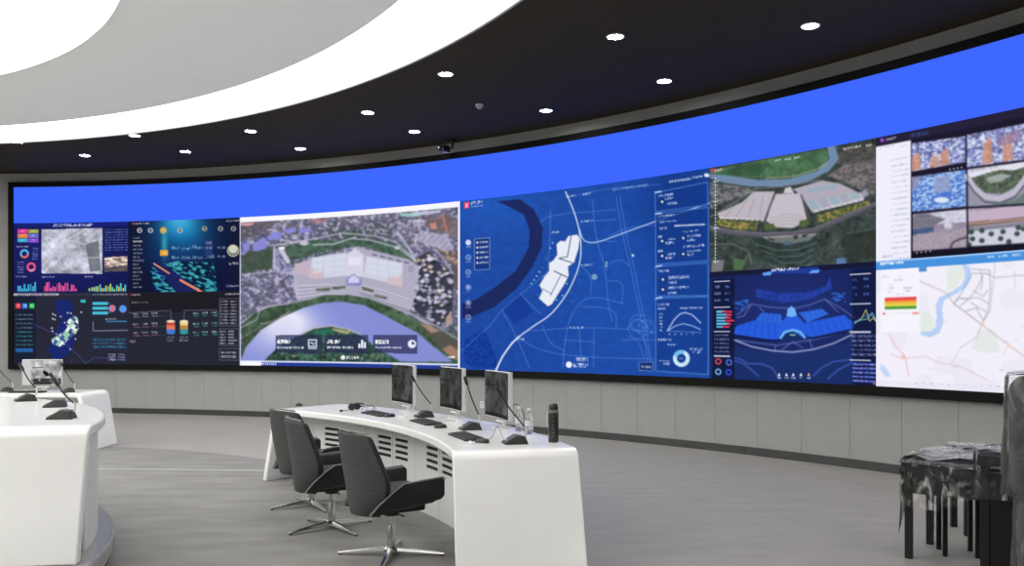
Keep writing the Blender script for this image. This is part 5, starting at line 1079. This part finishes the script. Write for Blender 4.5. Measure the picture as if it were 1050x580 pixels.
def wrapped_table(loc, rz, label, wx, wy, H, legw=.045, film=True, apron=.10, hang=None, group=None, padded=True, seed=1):
    r = thing('wrapped_table', loc, label, 'table', group, rz)
    pad = .12 if padded else .03
    MB().box((wx / 2, wy / 2, H - pad / 2), (wx + .05, wy + .05, pad)).build('top', M['wood'], r, bevel=.012, seg=3)
    for x in (0, 1):
        for y in (0, 1): MB().box((x * wx, y * wy, (H - pad) / 2), (legw, legw, H - pad)).build('leg', M['wood'], r, bevel=.003)
    for y in (0, 1): MB().box((wx / 2, y * wy, H - pad - apron / 2), (wx - legw, .022, apron)).build('apron', M['wood'], r)
    for x in (0, 1): MB().box((x * wx, wy / 2, H - pad - apron / 2), (.022, wy - legw, apron)).build('apron', M['wood'], r)
    if film:
        crinkle_box((wx / 2, wy / 2, H - .11 + .012), (wx + .075, wy + .075, .22), seed, .035, hang=hang, top=False).build('wrapping_film', M['film'], r)
        crinkle_box((wx / 2, wy / 2, H - .005), (wx + .08, wy + .08, .03), seed + 30, .03).build('film_top', M['film3'], r)  # top of the same film, given a whiter haze than its sides
    return r
g_ = 'wrapped furniture at the right'
A_ = ground(932, 572); ang = math.atan2(-.64, .77)
wrapped_table(A_, ang, 'black table draped in clear plastic film, leftmost of the wrapped furniture', .46, .52, .66, hang=lambda f: 1.0 + .5 * max(0, math.sin(2 * PI * (f * 2 + .1))) + (1.2 if .93 < f < .99 else 0), seed=4)
B_ = ground(969, 570); wrapped_table(B_ , R_(-15), 'smaller black table tucked under the film-draped table', .2, .2, .50, .03, False, .05, padded=False)
D_ = ground(992, 549); wrapped_table((D_.x, D_.y, 0), R_(-10), 'black table standing behind the film-draped table', .5, .32, .62, .045, True, padded=False, seed=9)
# taller stand in front, bound with film
st = thing('wrapped_stand', (2.80, 5.24, 0), 'tall black stand bound in clear film beside the grey armchair', 'stand', rz=R_(-30))
MB().box((.13, .12, .755), (.3, .28, .07)).build('top', M['wood'], st, bevel=.01)
for x in (0.02, .24):
    for y in (.02, .22): MB().box((x, y, .36), (.05, .05, .72)).build('leg', M['wood'], st, bevel=.003)
for y in (.02, .22): MB().box((.13, y, .6), (.17, .02, .16)).build('apron', M['wood'], st)
for x in (.02, .24): MB().box((x, .12, .6), (.02, .15, .16)).build('apron', M['wood'], st)
MB().box((.13, .12, .3), (.20, .18, .5)).build('inner_case', M['wood'], st)
crinkle_box((.13, .12, .665), (.33, .31, .27), 5, .02).build('wrapping_film', M['film'], st)
# armchair wrapped in milky film
ar = thing('wrapped_armchair', (2.53, 4.48, 0), 'tall grey upholstered armchair wrapped in plastic at right edge', 'armchair', rz=R_(-32))
MB().box((.33, .28, .345), (.58, .46, .64)).build('seat_block', M['grey_fab'], ar, bevel=.05, seg=4, smooth=True)
MB().box((.31, .27, .975), (.62, .46, .60)).build('backrest', M['grey_fab'], ar, bevel=.06, seg=4, smooth=True)
for x in (.1, .56):
    for y in (.1, .46): MB().box((x, y, .012), (.05, .05, .024)).build('foot', M['wood'], ar)
crinkle_box((.31, .27, .98), (.645, .49, .61), 11, .025, 12).build('upper_film', M['film2'], ar)
crinkle_box((.33, .28, .345), (.61, .49, .64), 12, .025, 12).build('lower_film', M['film2'], ar)
